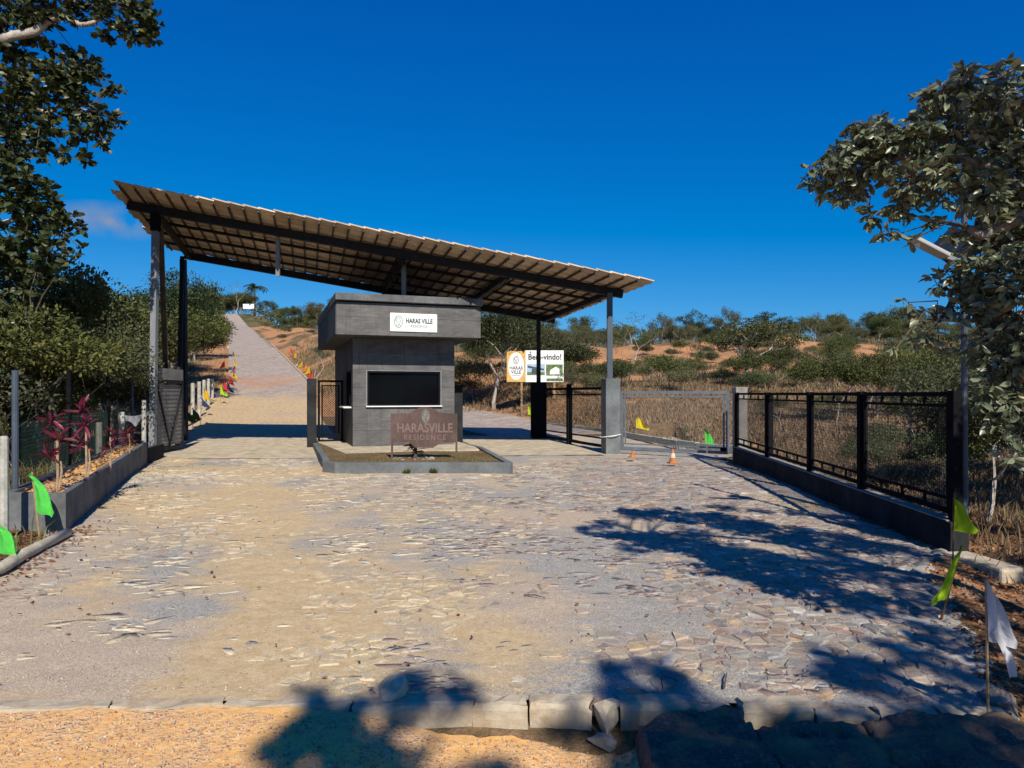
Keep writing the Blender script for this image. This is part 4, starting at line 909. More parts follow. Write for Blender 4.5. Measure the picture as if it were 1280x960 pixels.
limbs = [([tb, (5.25, 3.65, 1.0), (5.1, 3.8, 2.0), (4.8, 4.0, 2.7)], .13, .09),
         ([(4.8, 4.0, 2.7), at(1400, 4.2, 250), at(1300, 4.3, 262), at(1235, 4.4, 293), at(1212, 4.45, 285)], .07, .022),
         ([at(1300, 4.3, 262), at(1250, 4.45, 215), at(1180, 4.6, 195), at(1110, 4.75, 200), at(1060, 4.85, 215)], .04, .008),
         ([at(1400, 4.2, 250), at(1330, 4.3, 180), at(1260, 4.4, 130), at(1210, 4.5, 110)], .045, .008),
         ([(4.8, 4.0, 2.7), at(1380, 4.2, 360), at(1290, 4.35, 390), at(1230, 4.45, 400), at(1170, 4.55, 400)], .05, .008),
         ([at(1380, 4.2, 360), at(1310, 4.25, 440), at(1265, 4.3, 490)], .035, .008),
         ([(4.8, 4.0, 2.7), (4.6, 3.5, 4.0), (4.2, 3.0, 4.9), (3.4, 3.0, 5.1), (2.9, 3.6, 5.2)], .08, .02), ([(4.6, 3.5, 4.0), (4.9, 2.6, 4.8), (4.9, 1.8, 5.0)], .05, .02)]
near_tree('leafy_tree', 'leafy tree reaching in from the right with drooping oval leaves', tb, limbs, rt, 8200, 6, .071, .4, M['leaf_near'], M['bark'], .55, 5)
lt = [(15, 12, 6.0, 26), (50, 12, 6.0, 24), (95, 8, 6.0, 24), (140, 12, 5.9, 22), (175, 14, 5.9, 20), (192, 30, 5.9, 14), (165, 38, 5.9, 18), (130, 44, 6.0, 10), (188, 46, 5.9, 10), (30, 28, 6.0, 12), (12, 60, 6.1, 16), (28, 58, 6.1, 12), (55, 58, 6.1, 10), (65, 60, 6.1, 8),
      (92, 62, 6.2, 9), (90, 80, 6.2, 16), (110, 85, 6.2, 18), (118, 92, 6.2, 12), (70, 88, 6.1, 16), (50, 78, 6.1, 12), (25, 88, 6.1, 20), (8, 105, 6.0, 22), (100, 112, 6.2, 18), (70, 112, 6.1, 20), (40, 112, 6.1, 22), (135, 112, 6.2, 11), (148, 108, 6.2, 6), (15, 140, 6.0, 26), (55, 140, 6.1, 22),
      (100, 140, 6.2, 20), (128, 145, 6.2, 14), (145, 150, 6.2, 9), (120, 168, 6.2, 14), (130, 178, 6.2, 8), (90, 165, 6.1, 16), (108, 202, 6.2, 11), (78, 192, 6.1, 9), (50, 170, 6.1, 20), (15, 180, 6.0, 24), (45, 192, 6.0, 12), (10, 215, 5.9, 24), (40, 228, 5.9, 20), (62, 245, 5.9, 16), (25, 250, 5.9, 26), (60, 268, 5.9, 20), (85, 272, 5.9, 15),
      (98, 285, 5.9, 9), (75, 295, 5.9, 14), (30, 290, 5.9, 28), (60, 315, 5.9, 20), (85, 322, 5.9, 8), (100, 312, 5.9, 7), (15, 325, 5.9, 26), (45, 340, 5.9, 16), (70, 345, 5.9, 10), (30, 362, 5.9, 9), (45, 362, 5.9, 8),
      (8, 380, 5.8, 18), (30, 395, 5.8, 16), (60, 400, 5.8, 13), (10, 425, 5.7, 20), (40, 440, 5.7, 15), (75, 430, 5.8, 11), (5, 470, 5.6, 20), (30, 480, 5.6, 13), (90, 400, 5.8, 8),
      (-40, 30, 5.9, 50), (-50, 120, 5.9, 55), (-40, 210, 5.8, 50), (-50, 300, 5.7, 55), (-40, 390, 5.6, 45), (-60, 470, 5.5, 40), (-140, 80, 5.8, 60), (-140, 200, 5.7, 60), (-140, 320, 5.6, 60), (-130, 430, 5.5, 50), (-240, 150, 5.6, 70), (-240, 300, 5.5, 70), (60, -40, 6.0, 40), (130, -40, 6.0, 40), (-40, -50, 5.9, 60),
      (-150, 520, 6.2, 40), (-100, 480, 6.3, 30)]
K = 2.75
lt = [(a, b, c * K, d) for a, b, c, d in lt]
lb = Vector((-14.6, 15.5, gz(-14.6, 15.5) - .1))
def lat(px, D0, py): return at(px, D0 * K, py)
t1, t2, t3 = Vector((-14.4, 15.5, 3.0)), Vector((-14.0, 15.6, 5.6)), Vector((-13.6, 15.8, 8.0))
limbs = [([lb, t1, t2, t3], .26, .16),
         ([t3, lat(-70, 5.9, 90), lat(0, 5.95, 50), lat(42, 6.0, 40), lat(60, 6.0, 26), lat(82, 6.0, 21), lat(103, 6.0, 31), lat(128, 6.0, 22), lat(140, 6.0, 0)], .15, .03),
         ([lat(82, 6.0, 21), lat(92, 6.0, 5), lat(95, 6.0, -20)], .05, .03),
         ([t3 * .5 + t2 * .5, lat(-70, 5.9, 180), lat(0, 6.0, 150), lat(32, 6.05, 135), lat(60, 6.1, 140), lat(80, 6.15, 132), lat(110, 6.2, 138)], .11, .018),
         ([lat(32, 6.05, 135), lat(55, 6.1, 110), lat(80, 6.15, 95)], .05, .015),
         ([t2, lat(-80, 5.8, 300), lat(0, 5.9, 280), lat(40, 5.9, 270), lat(75, 5.9, 280)], .11, .018),
         ([t1, lat(-90, 5.6, 420), lat(-20, 5.7, 410), lat(40, 5.8, 400)], .09, .018)]
near_tree('dark_tree', 'dark tree at the left edge with rounded leaves against the sky', lb, limbs, lt, 4600, 6, .175, .6, M['leaf_left_shaded'], M['bark_pale'], .1, 6, ts=2.2)

# trees behind the viewer: only their shade lies in the picture (along the bottom edge)
def shade_tree(base, clumps, seed, label):
    rnd = random.Random(seed); root = thing('shade_tree', label, 'tree', base); mb = MB(); B = Vector(base)
    mb.tube([(0, 0, -.2), (.05, 0, 3.0), (-.1, .1, 5.2)], [.18, .15, .1], 8, False)
    P = []; D = []
    for c, r in clumps:
        c = Vector(c) - B; mb.tube([(-.1, .1, 5.1), (Vector((-.1, .1, 5.2)) + c) / 2 + Vector((0, 0, .2)), c], [.06, .04, .015], 5, False)
        r *= 1.12
        for k in range(int(62 * r * r) + 9):
            v = Vector((rnd.gauss(0, 1), rnd.gauss(0, 1), rnd.gauss(0, .8))).normalized() * rnd.random() ** .45 * r
            for j in range(3): P.append(c + v); D.append((rnd.gauss(0, 1), rnd.gauss(0, 1), rnd.gauss(-.3, .6)))
    mb.build('trunk', M['bark'], root)
    s = .15 * rng.uniform(.7, 1.3, len(P)); link('crown', leaf_mesh('crown', np.array([list(p) for p in P]), np.array(D, float), s, s * .55, M['leaf_near'], True), root)
def src(px, py, h):
    D0 = (CAMZ + .08) * F / (py - HY); x = (px - CX) / F * D0; return (x - SX * h, D0 - SY * h, h)
RS = random.Random(21)
def spread(boxes):
    o = []
    for x0, x1, y0, y1, n, ra, rb, h in boxes:
        for _ in range(n): o.append((src(RS.uniform(x0, x1), RS.uniform(y0, y1), h + RS.uniform(-.5, .5)), RS.uniform(ra, rb)))
    return o
shade_tree((4.9, -6.6, -.3), spread([(790, 1260, 905, 1000, 34, .09, .2, 8.2), (745, 900, 848, 885, 7, .05, .1, 8.4), (1030, 1240, 795, 872, 13, .06, .13, 7.5), (700, 735, 895, 925, 1, .05, .07, 8.4)]), 3, 'tree behind the viewer whose shade falls across the right kerb')
shade_tree((.6, -8.4, -.3), spread([(350, 465, 885, 1000, 11, .08, .19, 9.3), (490, 575, 858, 900, 6, .06, .11, 9.1), (470, 660, 925, 1000, 8, .07, .16, 9.0)]), 4, 'tree behind the viewer whose shade falls on the orange dirt')

# ------------------------------------------------------------------ grass
def blades(name, x, y, h, w, mat, label, lean=.35):
    n = len(x); z = ground_z(x, y); a = rng.uniform(0, 6.28, n); u = np.stack([np.cos(a), np.sin(a), np.zeros(n)], 1)
    b = np.stack([x, y, z - .02], 1); lv = rng.normal(size=(n, 3)) * lean; lv[:, 2] = 0
    mid = b + np.array([0, 0, .6]) * h[:, None] + lv * h[:, None] * .35; t = b + np.array([0, 0, 1.0]) * h[:, None] + lv * h[:, None]
    ww = (w * rng.uniform(.6, 1.3, n))[:, None]
    v = np.stack([b - u * ww, b + u * ww, mid + u * ww * .7, mid - u * ww * .7, t], 1)
    o = (np.arange(n) * 5)[:, None, None]
    me = mesh_np(name, v.reshape(-1, 3), [(np.array([[0, 1, 2, 3]])[None] + o).reshape(-1, 4), (np.array([[3, 2, 4]])[None] + o).reshape(-1, 3)], mat)
    return tag(link(name, me), label, None, None, 'stuff')
def pts_in(n, xr, yr, cond, clump=.8, pw=1.0):
    y = yr[0] + rng.random(n) ** pw * (yr[1] - yr[0]); x = rng.uniform(xr[0], xr[1], n)
    k = cond(x, y) & (fbm(x / clump, y / clump, 77, 3) + rng.random(n) * .25 > .5); return x[k], y[k]
x, y = pts_in(150000, (-4, 26), (20.4, 52), lambda x, y: (y > kerb_y(x) + .3) & (x < .9 * y), 1.1)
blades('dry_grass', x, y, rng.uniform(.1, .4, len(x)) * (0.3 + 1.1 * fbm(x / 2.5, y / 2.5, 55) ** 1.5), .012 + y * .0004, M['dry_grass'], 'dry brown grass of the field behind the gate')
x, y = pts_in(50000, (4.8, 16), (5.5, 22), lambda x, y: (x > right_x(y) + .5) & (x < .95 * y), .9)
blades('dry_grass', x, y, rng.uniform(.07, .32, len(x)) * (0.3 + fbm(x / 1.5, y / 1.5, 56)), .006 + y * .0004, M['dry_grass'], 'dry grass behind the right-hand mesh fence')
x, y = pts_in(60000, (-30, 60), (46, 100), lambda x, y: (np.abs(x - road_x(y)) > 4.2) & ((fbm(x / 7, y / 5, 21) < .5) | (y < 58) | (y > 96)), 3)
blades('dry_grass', x, y, rng.uniform(.2, .7, len(x)), .035, M['dry_grass'], 'dry grass tufts over the hillside')
x, y = pts_in(26000, (-60, -10), (30, 110), lambda x, y: (np.abs(x - road_x(y)) > 4.0) & (np.abs(x - road_x(y)) < 12), 2)
blades('dry_grass', x, y, rng.uniform(.15, .6, len(x)), .02, M['dry_grass'], 'dry grass along the verges of the hill road')
x, y = pts_in(14000, (-16, -5.2), (6.6, 24), lambda x, y: (x < left_x(y) - 1.0) | ((y < 8.9) & (x < left_x(y) - .05)), .8)
blades('undergrowth', x, y, rng.uniform(.08, .4, len(x)), .01, M['green_grass'], 'undergrowth behind the planter fence')
def litter(name, n, x, y, zf, label, ln=.06):
    P = np.stack([x, y, zf(x, y) + .012], 1); D = rng.normal(size=(len(x), 3)); D[:, 2] *= .15; s = ln * rng.uniform(.5, 1.3, len(x))
    tag(link(name, leaf_mesh(name, P, D, s, s * .5, M['leaf_fallen'])), label, None, None, 'stuff')
n = 2600; yy = rng.uniform(3.4, 11, n); xx = right_x(yy) + np.abs(rng.normal(0, 1.3, n)); litter('fallen_leaves', n, xx, yy, ground_z, 'fallen brown leaves on the right verge')
n = 900; yy = rng.uniform(6.3, 9.4, n); xx = left_x(yy) - rng.uniform(-.35, 1.4, n); litter('fallen_leaves', n, xx, yy, lambda a, b: np.where(a > left_x(b) - .2, dust_z(a, b) + .005, ground_z(a, b) + .01), 'fallen brown leaves by the left kerb')
n = 620; yy = 4.2 + rng.random(n) * 14; xx = np.where(rng.random(n) < .5, left_x(yy) + np.abs(rng.normal(0, .6, n)), rng.uniform(-4, 4, n)); xx = np.minimum(xx, right_x(yy)); litter('fallen_leaves', n, xx, yy, lambda a, b: dust_z(a, b) + .008, 'scattered dry leaves on the forecourt', .042)

# ------------------------------------------------------------------ guardhouse
A = math.radians(19.2)
G = thing('guardhouse', 'dark grey tiled guardhouse with overhanging flat top under the canopy', 'guardhouse', (-5.31, 21.0, 0), A)
u0, u1, v0, v1 = .61, 3.95, 1.06, 7.4
WU0, WU1, WZ0, WZ1 = 1.07, 3.46, 1.40, 2.53
b = MB(); t = .15
b.box(((u0 + WU0) / 2, v0 + t / 2, 1.8), (WU0 - u0, t, 3.58)); b.box(((WU1 + u1) / 2, v0 + t / 2, 1.8), (u1 - WU1, t, 3.58))
b.box(((WU0 + WU1) / 2, v0 + t / 2, (WZ0 + .01) / 2), (WU1 - WU0, t - .004, WZ0 - .01)); b.box(((WU0 + WU1) / 2, v0 + t / 2, (WZ1 + 3.59) / 2), (WU1 - WU0, t - .004, 3.59 - WZ1))
b.build('front_wall', M['grout'], G)
b = MB(); SV0, SV1, SZ0, SZ1 = 1.5, 3.0, 1.36, 2.55
b.box((u0 + .075, (v0 + t + SV0) / 2, 1.8), (.15, SV0 - v0 - t, 3.58)); b.box((u0 + .075, (SV1 + v1) / 2, 1.8), (.15, v1 - SV1, 3.58))
b.box((u0 + .075, (SV0 + SV1) / 2, SZ0 / 2), (.146, SV1 - SV0, SZ0)); b.box((u0 + .075, (SV0 + SV1) / 2, (SZ1 + 3.59) / 2), (.146, SV1 - SV0, 3.59 - SZ1))
b.build('side_wall', M['shaded_tile'], G)
b = MB().box((u1 - .075, (v0 + t + v1) / 2, 1.8), (.15, v1 - v0 - t, 3.58)).box(((u0 + u1) / 2, v1 - .075, 1.8), (u1 - u0 - .31, .146, 3.57)); b.build('rear_wall', M['shaded_tile'], G)
MB().box((2.275, 4.0, 4.085), (4.55, 8.0, .995)).build('fascia', M['grout'], G)
MB().box((2.275, 3.985, 4.73), (4.62, 8.3, .22)).build('roof_cap', M['grey_paint'], G, .015)
tiles = []
def tile_grid(us, zs, v, skip=lambda a, b, c, d: False):
    for a, b_ in zip(us, us[1:]):
        for c, d in zip(zs, zs[1:]):
            if skip(a, b_, c, d): continue
            MB().box(((a + b_) / 2, v - .006, (c + d) / 2), (b_ - a - .007, .024, d - c - .007)).build('wall_tile', M['stone_tile'], G)
tile_grid([0.004, .42, 1.6, 3.1, 4.546], [3.59, 4.14, 4.58], 0)
tile_grid([u0, 1.07, 2.265, 3.46, u1], [.05, .62, 1.385, 2.0, 2.56, 3.1, 3.58], v0, lambda a, b_, c, d: a > 1.0 and b_ < 3.5 and c > 1.3 and d < 2.6)
for a, b_ in zip(np.linspace(.01, 7.99, 7), np.linspace(.01, 7.99, 7)[1:]):
    for c, d in ((3.595, 4.14), (4.14, 4.58)): MB().box((-.008, (a + b_) / 2, (c + d) / 2), (.024, b_ - a - .007, d - c - .007)).build('wall_tile', M['shaded_tile'], G)
w = MB().box(((WU0 + WU1) / 2, v0 + .05, WZ1 - .03), (WU1 - WU0, .1, .06)).box(((WU0 + WU1) / 2, v0 + .05, WZ0 + .03), (WU1 - WU0, .1, .06)).box((WU0 + .03, v0 + .05, (WZ0 + WZ1) / 2), (.06, .098, WZ1 - WZ0 - .12)).box((WU1 - .03, v0 + .05, (WZ0 + WZ1) / 2), (.06, .098, WZ1 - WZ0 - .12)).build('window', M['black_steel'], G)
MB().box(((WU0 + WU1) / 2, v0 + .09, (WZ0 + WZ1) / 2), (WU1 - WU0 - .12, .012, WZ1 - WZ0 - .12)).build('pane', M['glass'], w)
MB().box(((WU0 + WU1) / 2, v0 - .03, WZ0 - .012), (WU1 - WU0 + .1, .16, .034)).build('sill', M['white_paint'], w)
tr = MB().box(((WU0 + WU1) / 2, v0 - .02, WZ1 + .012), (WU1 - WU0 + .1, .03, .03)).box((WU0 - .025, v0 - .02, (WZ0 + WZ1) / 2), (.03, .028, WZ1 - WZ0 - .01)).box((WU1 + .025, v0 - .02, (WZ0 + WZ1) / 2), (.03, .028, WZ1 - WZ0 - .01)); tr.build('trim', M['grey_steel'], w)
w = MB().box((u0 + .05, SV0 + .03, (SZ0 + SZ1) / 2), (.1, .06, SZ1 - SZ0)).box((u0 + .05, SV1 - .03, (SZ0 + SZ1) / 2), (.1, .06, SZ1 - SZ0)).box((u0 + .05, (SV0 + SV1) / 2, SZ1 - .03), (.098, SV1 - SV0 - .12, .06)).box((u0 + .05, (SV0 + SV1) / 2, (SZ0 + SZ1) / 2), (.06, .05, SZ1 - SZ0 - .06)).build('window', M['black_steel'], G)
MB().box((u0 + .09, (SV0 + SV1) / 2, (SZ0 + SZ1) / 2), (.012, SV1 - SV0 - .12, SZ1 - SZ0 - .06)).build('pane', M['glass'], w)
MB().box((u0 - .08, (SV0 + SV1) / 2, SZ0 - .01), (.34, SV1 - SV0 + .1, .04)).build('sill', M['white_paint'], w)

def text(body, size, mat, parent, loc, rz=0, name='lettering', bold=0.0, ext=.004, align='CENTER', sx=1.0, spacing=1.0):
    cu = bpy.data.curves.new(name, 'FONT'); cu.body = body; cu.size = size; cu.extrude = ext; cu.offset = bold; cu.align_x = align; cu.align_y = 'CENTER'; cu.space_character = spacing; cu.resolution_u = 3
    tmp = bpy.data.objects.new('tmp', cu); C.objects.link(tmp); dg = bpy.context.evaluated_depsgraph_get(); dg.update()
    me = bpy.data.meshes.new_from_object(tmp.evaluated_get(dg)); bpy.data.objects.remove(tmp); me.name = name
    me.materials.clear(); me.materials.append(mat)
    o = link(name, me, parent, loc); o.rotation_euler = (math.pi / 2, 0, rz); o.scale = (sx, 1, 1); return o
def oval(a, b, n=24): return [(a * math.cos(i * 6.2832 / n), b * math.sin(i * 6.2832 / n)) for i in range(n)]
def emblem(parent, cx, cz, y, w, h, mat, th=.008):
    """oval badge holding a stylised horse head: ring, neck curve, mane strokes"""
    mb = MB(); P = oval(w / 2, h / 2); 
    mb.tube([(cx + p[0], y, cz + p[1]) for p in P] + [(cx + P[0][0], y, cz + P[0][1])], th, 4, False)
    for pts in ([(-.28, -.42), (-.2, -.1), (-.3, .12), (-.1, .3), (.08, .36), (.12, .28), (.3, .02), (.22, -.06), (.08, .02), (.1, -.2), (.24, -.4)], [(-.1, -.4), (-.04, -.15), (-.1, .1)], [(.0, -.42), (.04, -.22)], [(-.38, .0), (-.36, .2), (-.2, .38)]):
        mb.tube([(cx + a * w, y, cz + c * h) for a, c in pts], th * .8, 4, False)
    return mb.build('emblem', mat, parent)
# name sign on the fascia
Au = Vector((math.cos(A), math.sin(A), 0)); Av = Vector((-math.sin(A), math.cos(A), 0))
def on_house(u, v, z): return Vector((-5.31, 21, 0)) + Au * u + Av * v + Vector((0, 0, z))
s = thing('sign', 'white name sign with dark lettering on the guardhouse fascia', 'sign', on_house(0, 0, 0), A)
U0, U1, Z0, Z1 = 1.62, 3.1, 3.73, 4.30
MB().box(((U0 + U1) / 2, -.04, (Z0 + Z1) / 2), (U1 - U0, .03, Z1 - Z0)).build('board', M['sign_white'], s)
text('HARAS VILLE', .2, M['ink'], s, (2.53, -.057, 4.06), bold=.006, sx=.74)
text('RESIDENCE', .115, M['ink_grey'], s, (2.53, -.057, 3.9), sx=.85, spacing=1.1)
emblem(s, 1.88, 4.03, -.058, .25, .36, M['ink_grey'], .009)

# ------------------------------------------------------------------ canopy
FL, FRt = Vector((-11.2, 19.8, 7.65)), Vector((4.22, 21.0, 5.08)); BACK = Vector((-2.25, 7.7, -.25))
cv = thing('canopy', 'long sloping tiled canopy on dark steel posts over the gateway', 'canopy', (0, 0, 0))
slope = (FRt - FL); SLn = slope.normalized(); NRM = SLn.cross(BACK).normalized()
if NRM.z < 0: NRM = -NRM
def cp(a, b, n=0.0): return FL + slope * a + BACK * b + NRM * n           # a along the fall, b towards the rear
NT_, NR = 36, 8
tile_me = None
sl_ = slope.length / NT_; bl_ = BACK.length / NR
for r in range(NR):
    for k in range(NT_):
        sh = (r % 2) * .35 - .2 if True else 0
        a0 = (k + sh * 0 - .04) / NT_; a1 = (k + 1.1) / NT_; b0 = (r * 1.03 - .02) / NR; b1 = (r + 1.0) * 1.03 / NR
        if k == 0: a0 -= (.35 if r < 1 else .9 + .25 * (r % 2)) / NT_ * (1 if r < 7 else .4)
        mb = MB(); n = 5; j = R.uniform(-.014, .014)
        prof = [(b0 + (b1 - b0) * i / (n - 1), .02 * math.cos(i * 3.1416) ) for i in range(n)]
        lo = [cp(a1, b, .10 + dz + j) for b, dz in prof]; hi = [cp(a0, b, .14 + dz + j) for b, dz in prof]
        vs = hi + lo + [p + NRM * .035 for p in hi] + [p + NRM * .035 for p in lo]
        fs = [(i, i + 1, n + i + 1, n + i) for i in range(n - 1)] + [(2 * n + i, 3 * n + i, 3 * n + i + 1, 2 * n + i + 1) for i in range(n - 1)]
        fs += [(i, 2 * n + i, 2 * n + i + 1, i + 1) for i in range(n - 1)] + [(n + i, n + i + 1, 3 * n + i + 1, 3 * n + i) for i in range(n - 1)]
        fs += [(0, n, 3 * n, 2 * n), (n - 1, 3 * n - 1, 4 * n - 1, 2 * n - 1)]
        mb.add(vs, fs).build('roof_tile', M['roof_tile'], cv)
for k in range(NT_):                                                    # battens up under each tile course
    MB().bar(cp((k + .02) / NT_, .002, .058), cp((k + .02) / NT_, .998, .058), .05, .05, NRM).build('batten', M['brown_steel'], cv)
bF = .185; bB = .985
for b_ in (bF, bB): MB().bar(cp(-.005 if b_ < .5 else .035, b_, -.07), cp(.985, b_, -.07), .15, .26, NRM).build('beam', M['dark_steel'], cv)
for b_ in (.405, .6, .79): MB().bar(cp(.005, b_, -.012), cp(.985, b_, -.012), .09, .09, NRM).build('purlin', M['dark_steel'], cv)
def roofpt(x, y, n=-.18):
    for _ in range(1):
        Mx = Matrix(((slope.x, BACK.x), (slope.y, BACK.y))).inverted(); ab = Mx @ Vector((x - FL.x, y - FL.y))
    return cp(ab[0], ab[1], n)
def ab_of(x, y): return Matrix(((slope.x, BACK.x), (slope.y, BACK.y))).inverted() @ Vector((x - FL.x, y - FL.y))
LPx, LPy = -10.85, 21.25
for a_ in (ab_of(LPx, LPy)[0], ab_of(-3.4, 22)[0], ab_of(-.1, 22.2)[0], ab_of(3.13, 22.3)[0]):
    MB().bar(cp(a_, bF + .012, -.14), cp(a_, bB - .012, -.14), .13, .2, NRM).build('cross_beam', M['dark_steel'], cv)
p = roofpt(LPx, LPy); MB().bar((-10.98, 21.25, -.3), (p.x, p.y, 6.75), .17, .17).build('post', M['grey_steel'], cv); MB().bar((p.x, p.y, 6.76), (p.x, p.y, p.z), .22, .22).build('bracket', M['black_steel'], cv)
foot = Vector((-12.0, 24.3, -.2)); pr = roofpt(-12.9, 27.3)
MB().bar(foot, (LPx + .05, LPy + .15, 6.9), .15, .15).build('strut', M['brown_steel'], cv)
MB().bar(foot + Vector((.2, .25, 0)), pr, .15, .15).build('strut', M['dark_steel'], cv)
MB().bar((pr.x + .1, pr.y, -.2), pr + Vector((.04, 0, -.1)), .2, .2).build('post', M['dark_steel'], cv)
for x, y, zb in ((3.13, 22.3, 2.2), (1.08, 28.3, 2.2)):
    p = roofpt(x, y); MB().bar((x, y, zb), (x, y, p.z + .05), .17, .17).build('post', M['blue_steel'] if y < 23 else M['dark_steel'], cv)
p = roofpt(-3.6, 23.2); MB().bar((-3.6, 23.2, 4.8), (-3.6, 23.2, p.z + .1), .15, .15).build('post', M['grey_steel'], cv)
p = roofpt(-5.0, 27.2); MB().bar((-5.0, 27.2, 4.8), (-5.0, 27.2, p.z + .1), .15, .15).build('post', M['dark_steel'], cv)
p = roofpt(-7.3, 21.8); MB().bar(p, (p.x, p.y, p.z - 1.22), .12, .08).build('hanging_bar', M['grey_steel'], cv)

# ------------------------------------------------------------------ pillars, gates
def pillar(x, y, w, d, h, mat, label, cap=True, rz=0):
    o = thing('pillar', label, 'pillar', (x, y, 0), rz)
    MB().box((0, 0, h / 2 - .14), (w, d, h + .28)).build('shaft', mat, o, .012)
    return o
pillar(3.16, 22.3, .48, .48, 2.28, M['pillar_paint'], 'lit grey pillar with white wire between black gate and long grey gate', rz=.2)
pillar(1.08, 28.3, .52, .52, 2.26, M['black_steel'], 'black pillar under the rear right canopy post', rz=.28)
pillar(-7.05, 24.5, .31, .31, 2.33, M['dark_paint'], 'dark gatepost left of the guardhouse footgate', rz=A)
pillar(-1.92, 24.6, .3, .3, 2.1, M['dark_paint'], 'dark post against the right side of the guardhouse', rz=A)
wr = MB(); P = [(3.16 + .34 * math.cos(a), 22.3 + .34 * math.sin(a), .46 + .05 * math.cos(a)) for a in np.linspace(0, 6.283, 20)]
wr.tube(P, .014, 5, False)
tag(wr.build('wire', M['cloth']), 'white wire tied round the lit grey pillar', 'wire')

def mesh_infill(w, h, pitch, wire, diag=False):
    mb = MB()
    def seg(a, b):
        d = Vector((b[0] - a[0], 0, b[1] - a[1])).normalized(); n = Vector((-d.z, 0, d.x)) * wire; y = Vector((0, wire, 0))
        A_ = Vector((a[0], 0, a[1])); B_ = Vector((b[0], 0, b[1]))
        mb.add([A_ - n - y, A_ + n - y, A_ + y, B_ - n - y, B_ + n - y, B_ + y], [(0, 1, 4, 3), (1, 2, 5, 4), (2, 0, 3, 5)])
    if not diag:
        for i in range(1, int(w / pitch) + 1): seg((i * pitch, 0), (i * pitch, h))
        for i in range(1, int(h / pitch) + 1): seg((0, i * pitch), (w, i * pitch))
    else:
        n = int((w + h) / pitch)
        for i in range(1, n):
            c = i * pitch
            x0, z0 = (c, 0) if c <= w else (w, c - w); x1, z1 = (0, c) if c <= h else (c - h, h); seg((x0, z0), (x1, z1))
            seg((w - x0, z0), (w - x1, z1))
    return mb
def frame_rect(w, h, t, d): 
    return MB().box((w / 2, 0, t / 2), (w, d, t)).box((w / 2, 0, h - t / 2), (w, d, t)).box((t / 2, 0, h / 2), (t, d - .003, h - 2 * t)).box((w - t / 2, 0, h / 2), (t, d - .003, h - 2 * t))
def rot2(a, b): return math.atan2(b[1] - a[1], b[0] - a[0])
# left vehicle gate, standing open
a, b_ = (-11.0, 21.42), (-11.12, 23.5); Lg = math.dist(a, b_)
o = thing('vehicle_gate', 'dark grey sheet gate leaf standing open beside the left canopy post', 'gate', (*a, .0), rot2(a, b_))
frame_rect(Lg, 2.22, .1, .08).build('frame', M['dark_steel'], o)
co = MB(); nn = 30
for i in range(nn):
    z0 = .14 + i * (1.95 / nn); co.box((Lg / 2, .02, z0 + .03), (Lg - .2, .03 + .02 * (i % 2), .058))
co.build('corrugated_sheet', M['panel_steel'], o)
MB().box((Lg / 2, 0, 2.42), (Lg - .1, .07, .36)).build('top_panel', M['panel_steel'], o)
for pq in (((.15, -.01, 2.05), (Lg * .5, -.01, .15)), ((Lg * .5, -.01, .15), (Lg - .15, -.01, 2.05))):
    MB().bar(pq[0], pq[1], .06, .05, (0, 1, 0)).build('brace', M['dark_steel'], o)
    MB().bar((pq[0][0], .06, pq[0][2]), (pq[1][0], .06, pq[1][2]), .06, .05, (0, 1, 0)).build('brace', M['dark_steel'], o)
MB().bar((.1, .06, 1.98), (Lg - .1, .06, 1.98), .06, .1).build('rail', M['dark_steel'], o)
# footgate
a, b_ = (-6.86, 24.57), (-6.03, 24.87); Lg = math.dist(a, b_)
o = thing('footgate', 'narrow black mesh footgate at the left side of the guardhouse', 'gate', (*a, .08), rot2(a, b_))
frame_rect(Lg, 2.2, .08, .06).build('frame', M['black_steel'], o); k = mesh_infill(Lg - .3, 1.7, .085, .006, True).build('mesh_panel', M['black_steel'], o, loc=(.15, 0, .25))
MB().box((.15, .0, 1.1), (.05, .05, 1.85)).box((Lg - .15, .0, 1.1), (.05, .05, 1.85)).box((Lg / 2, 0, 2.0), (Lg - .3, .05, .05)).box((Lg / 2, 0, .22), (Lg - .3, .05, .05)).build('inner_frame', M['black_steel'], o)
# black gate pair between the right pillars
a, b_ = Vector((2.98, 22.7)), Vector((1.25, 27.95)); mid = a.lerp(b_, .52)
for i, (p, q, lab) in enumerate(((a, mid, 'black mesh gate panel next to the lit grey pillar'), (mid, b_, 'black mesh gate panel next to the black rear pillar'))):
    d = (q - p); Lg = d.length - .16
    o = thing('mesh_gate', lab, 'gate', (p.x, p.y, .04), rot2(p, q), None)
    frame_rect(Lg, 1.98, .09, .07).build('frame', M['black_steel'], o)
    for zr in (1.72, .3): MB().box((Lg / 2, 0, zr), (Lg - .18, .05, .05)).build('rail', M['black_steel'], o)
    mesh_infill(Lg - .2, 1.36, .06, .0025).build('mesh_panel', M['black_steel'], o, loc=(.1, 0, .33))
o = thing('gatepost', 'slim black post between the two black mesh gate panels', 'post', (mid.x, mid.y, 0), .3); MB().box((0, 0, 1.05), (.15, .15, 2.2)).build('shaft', M['black_steel'], o)
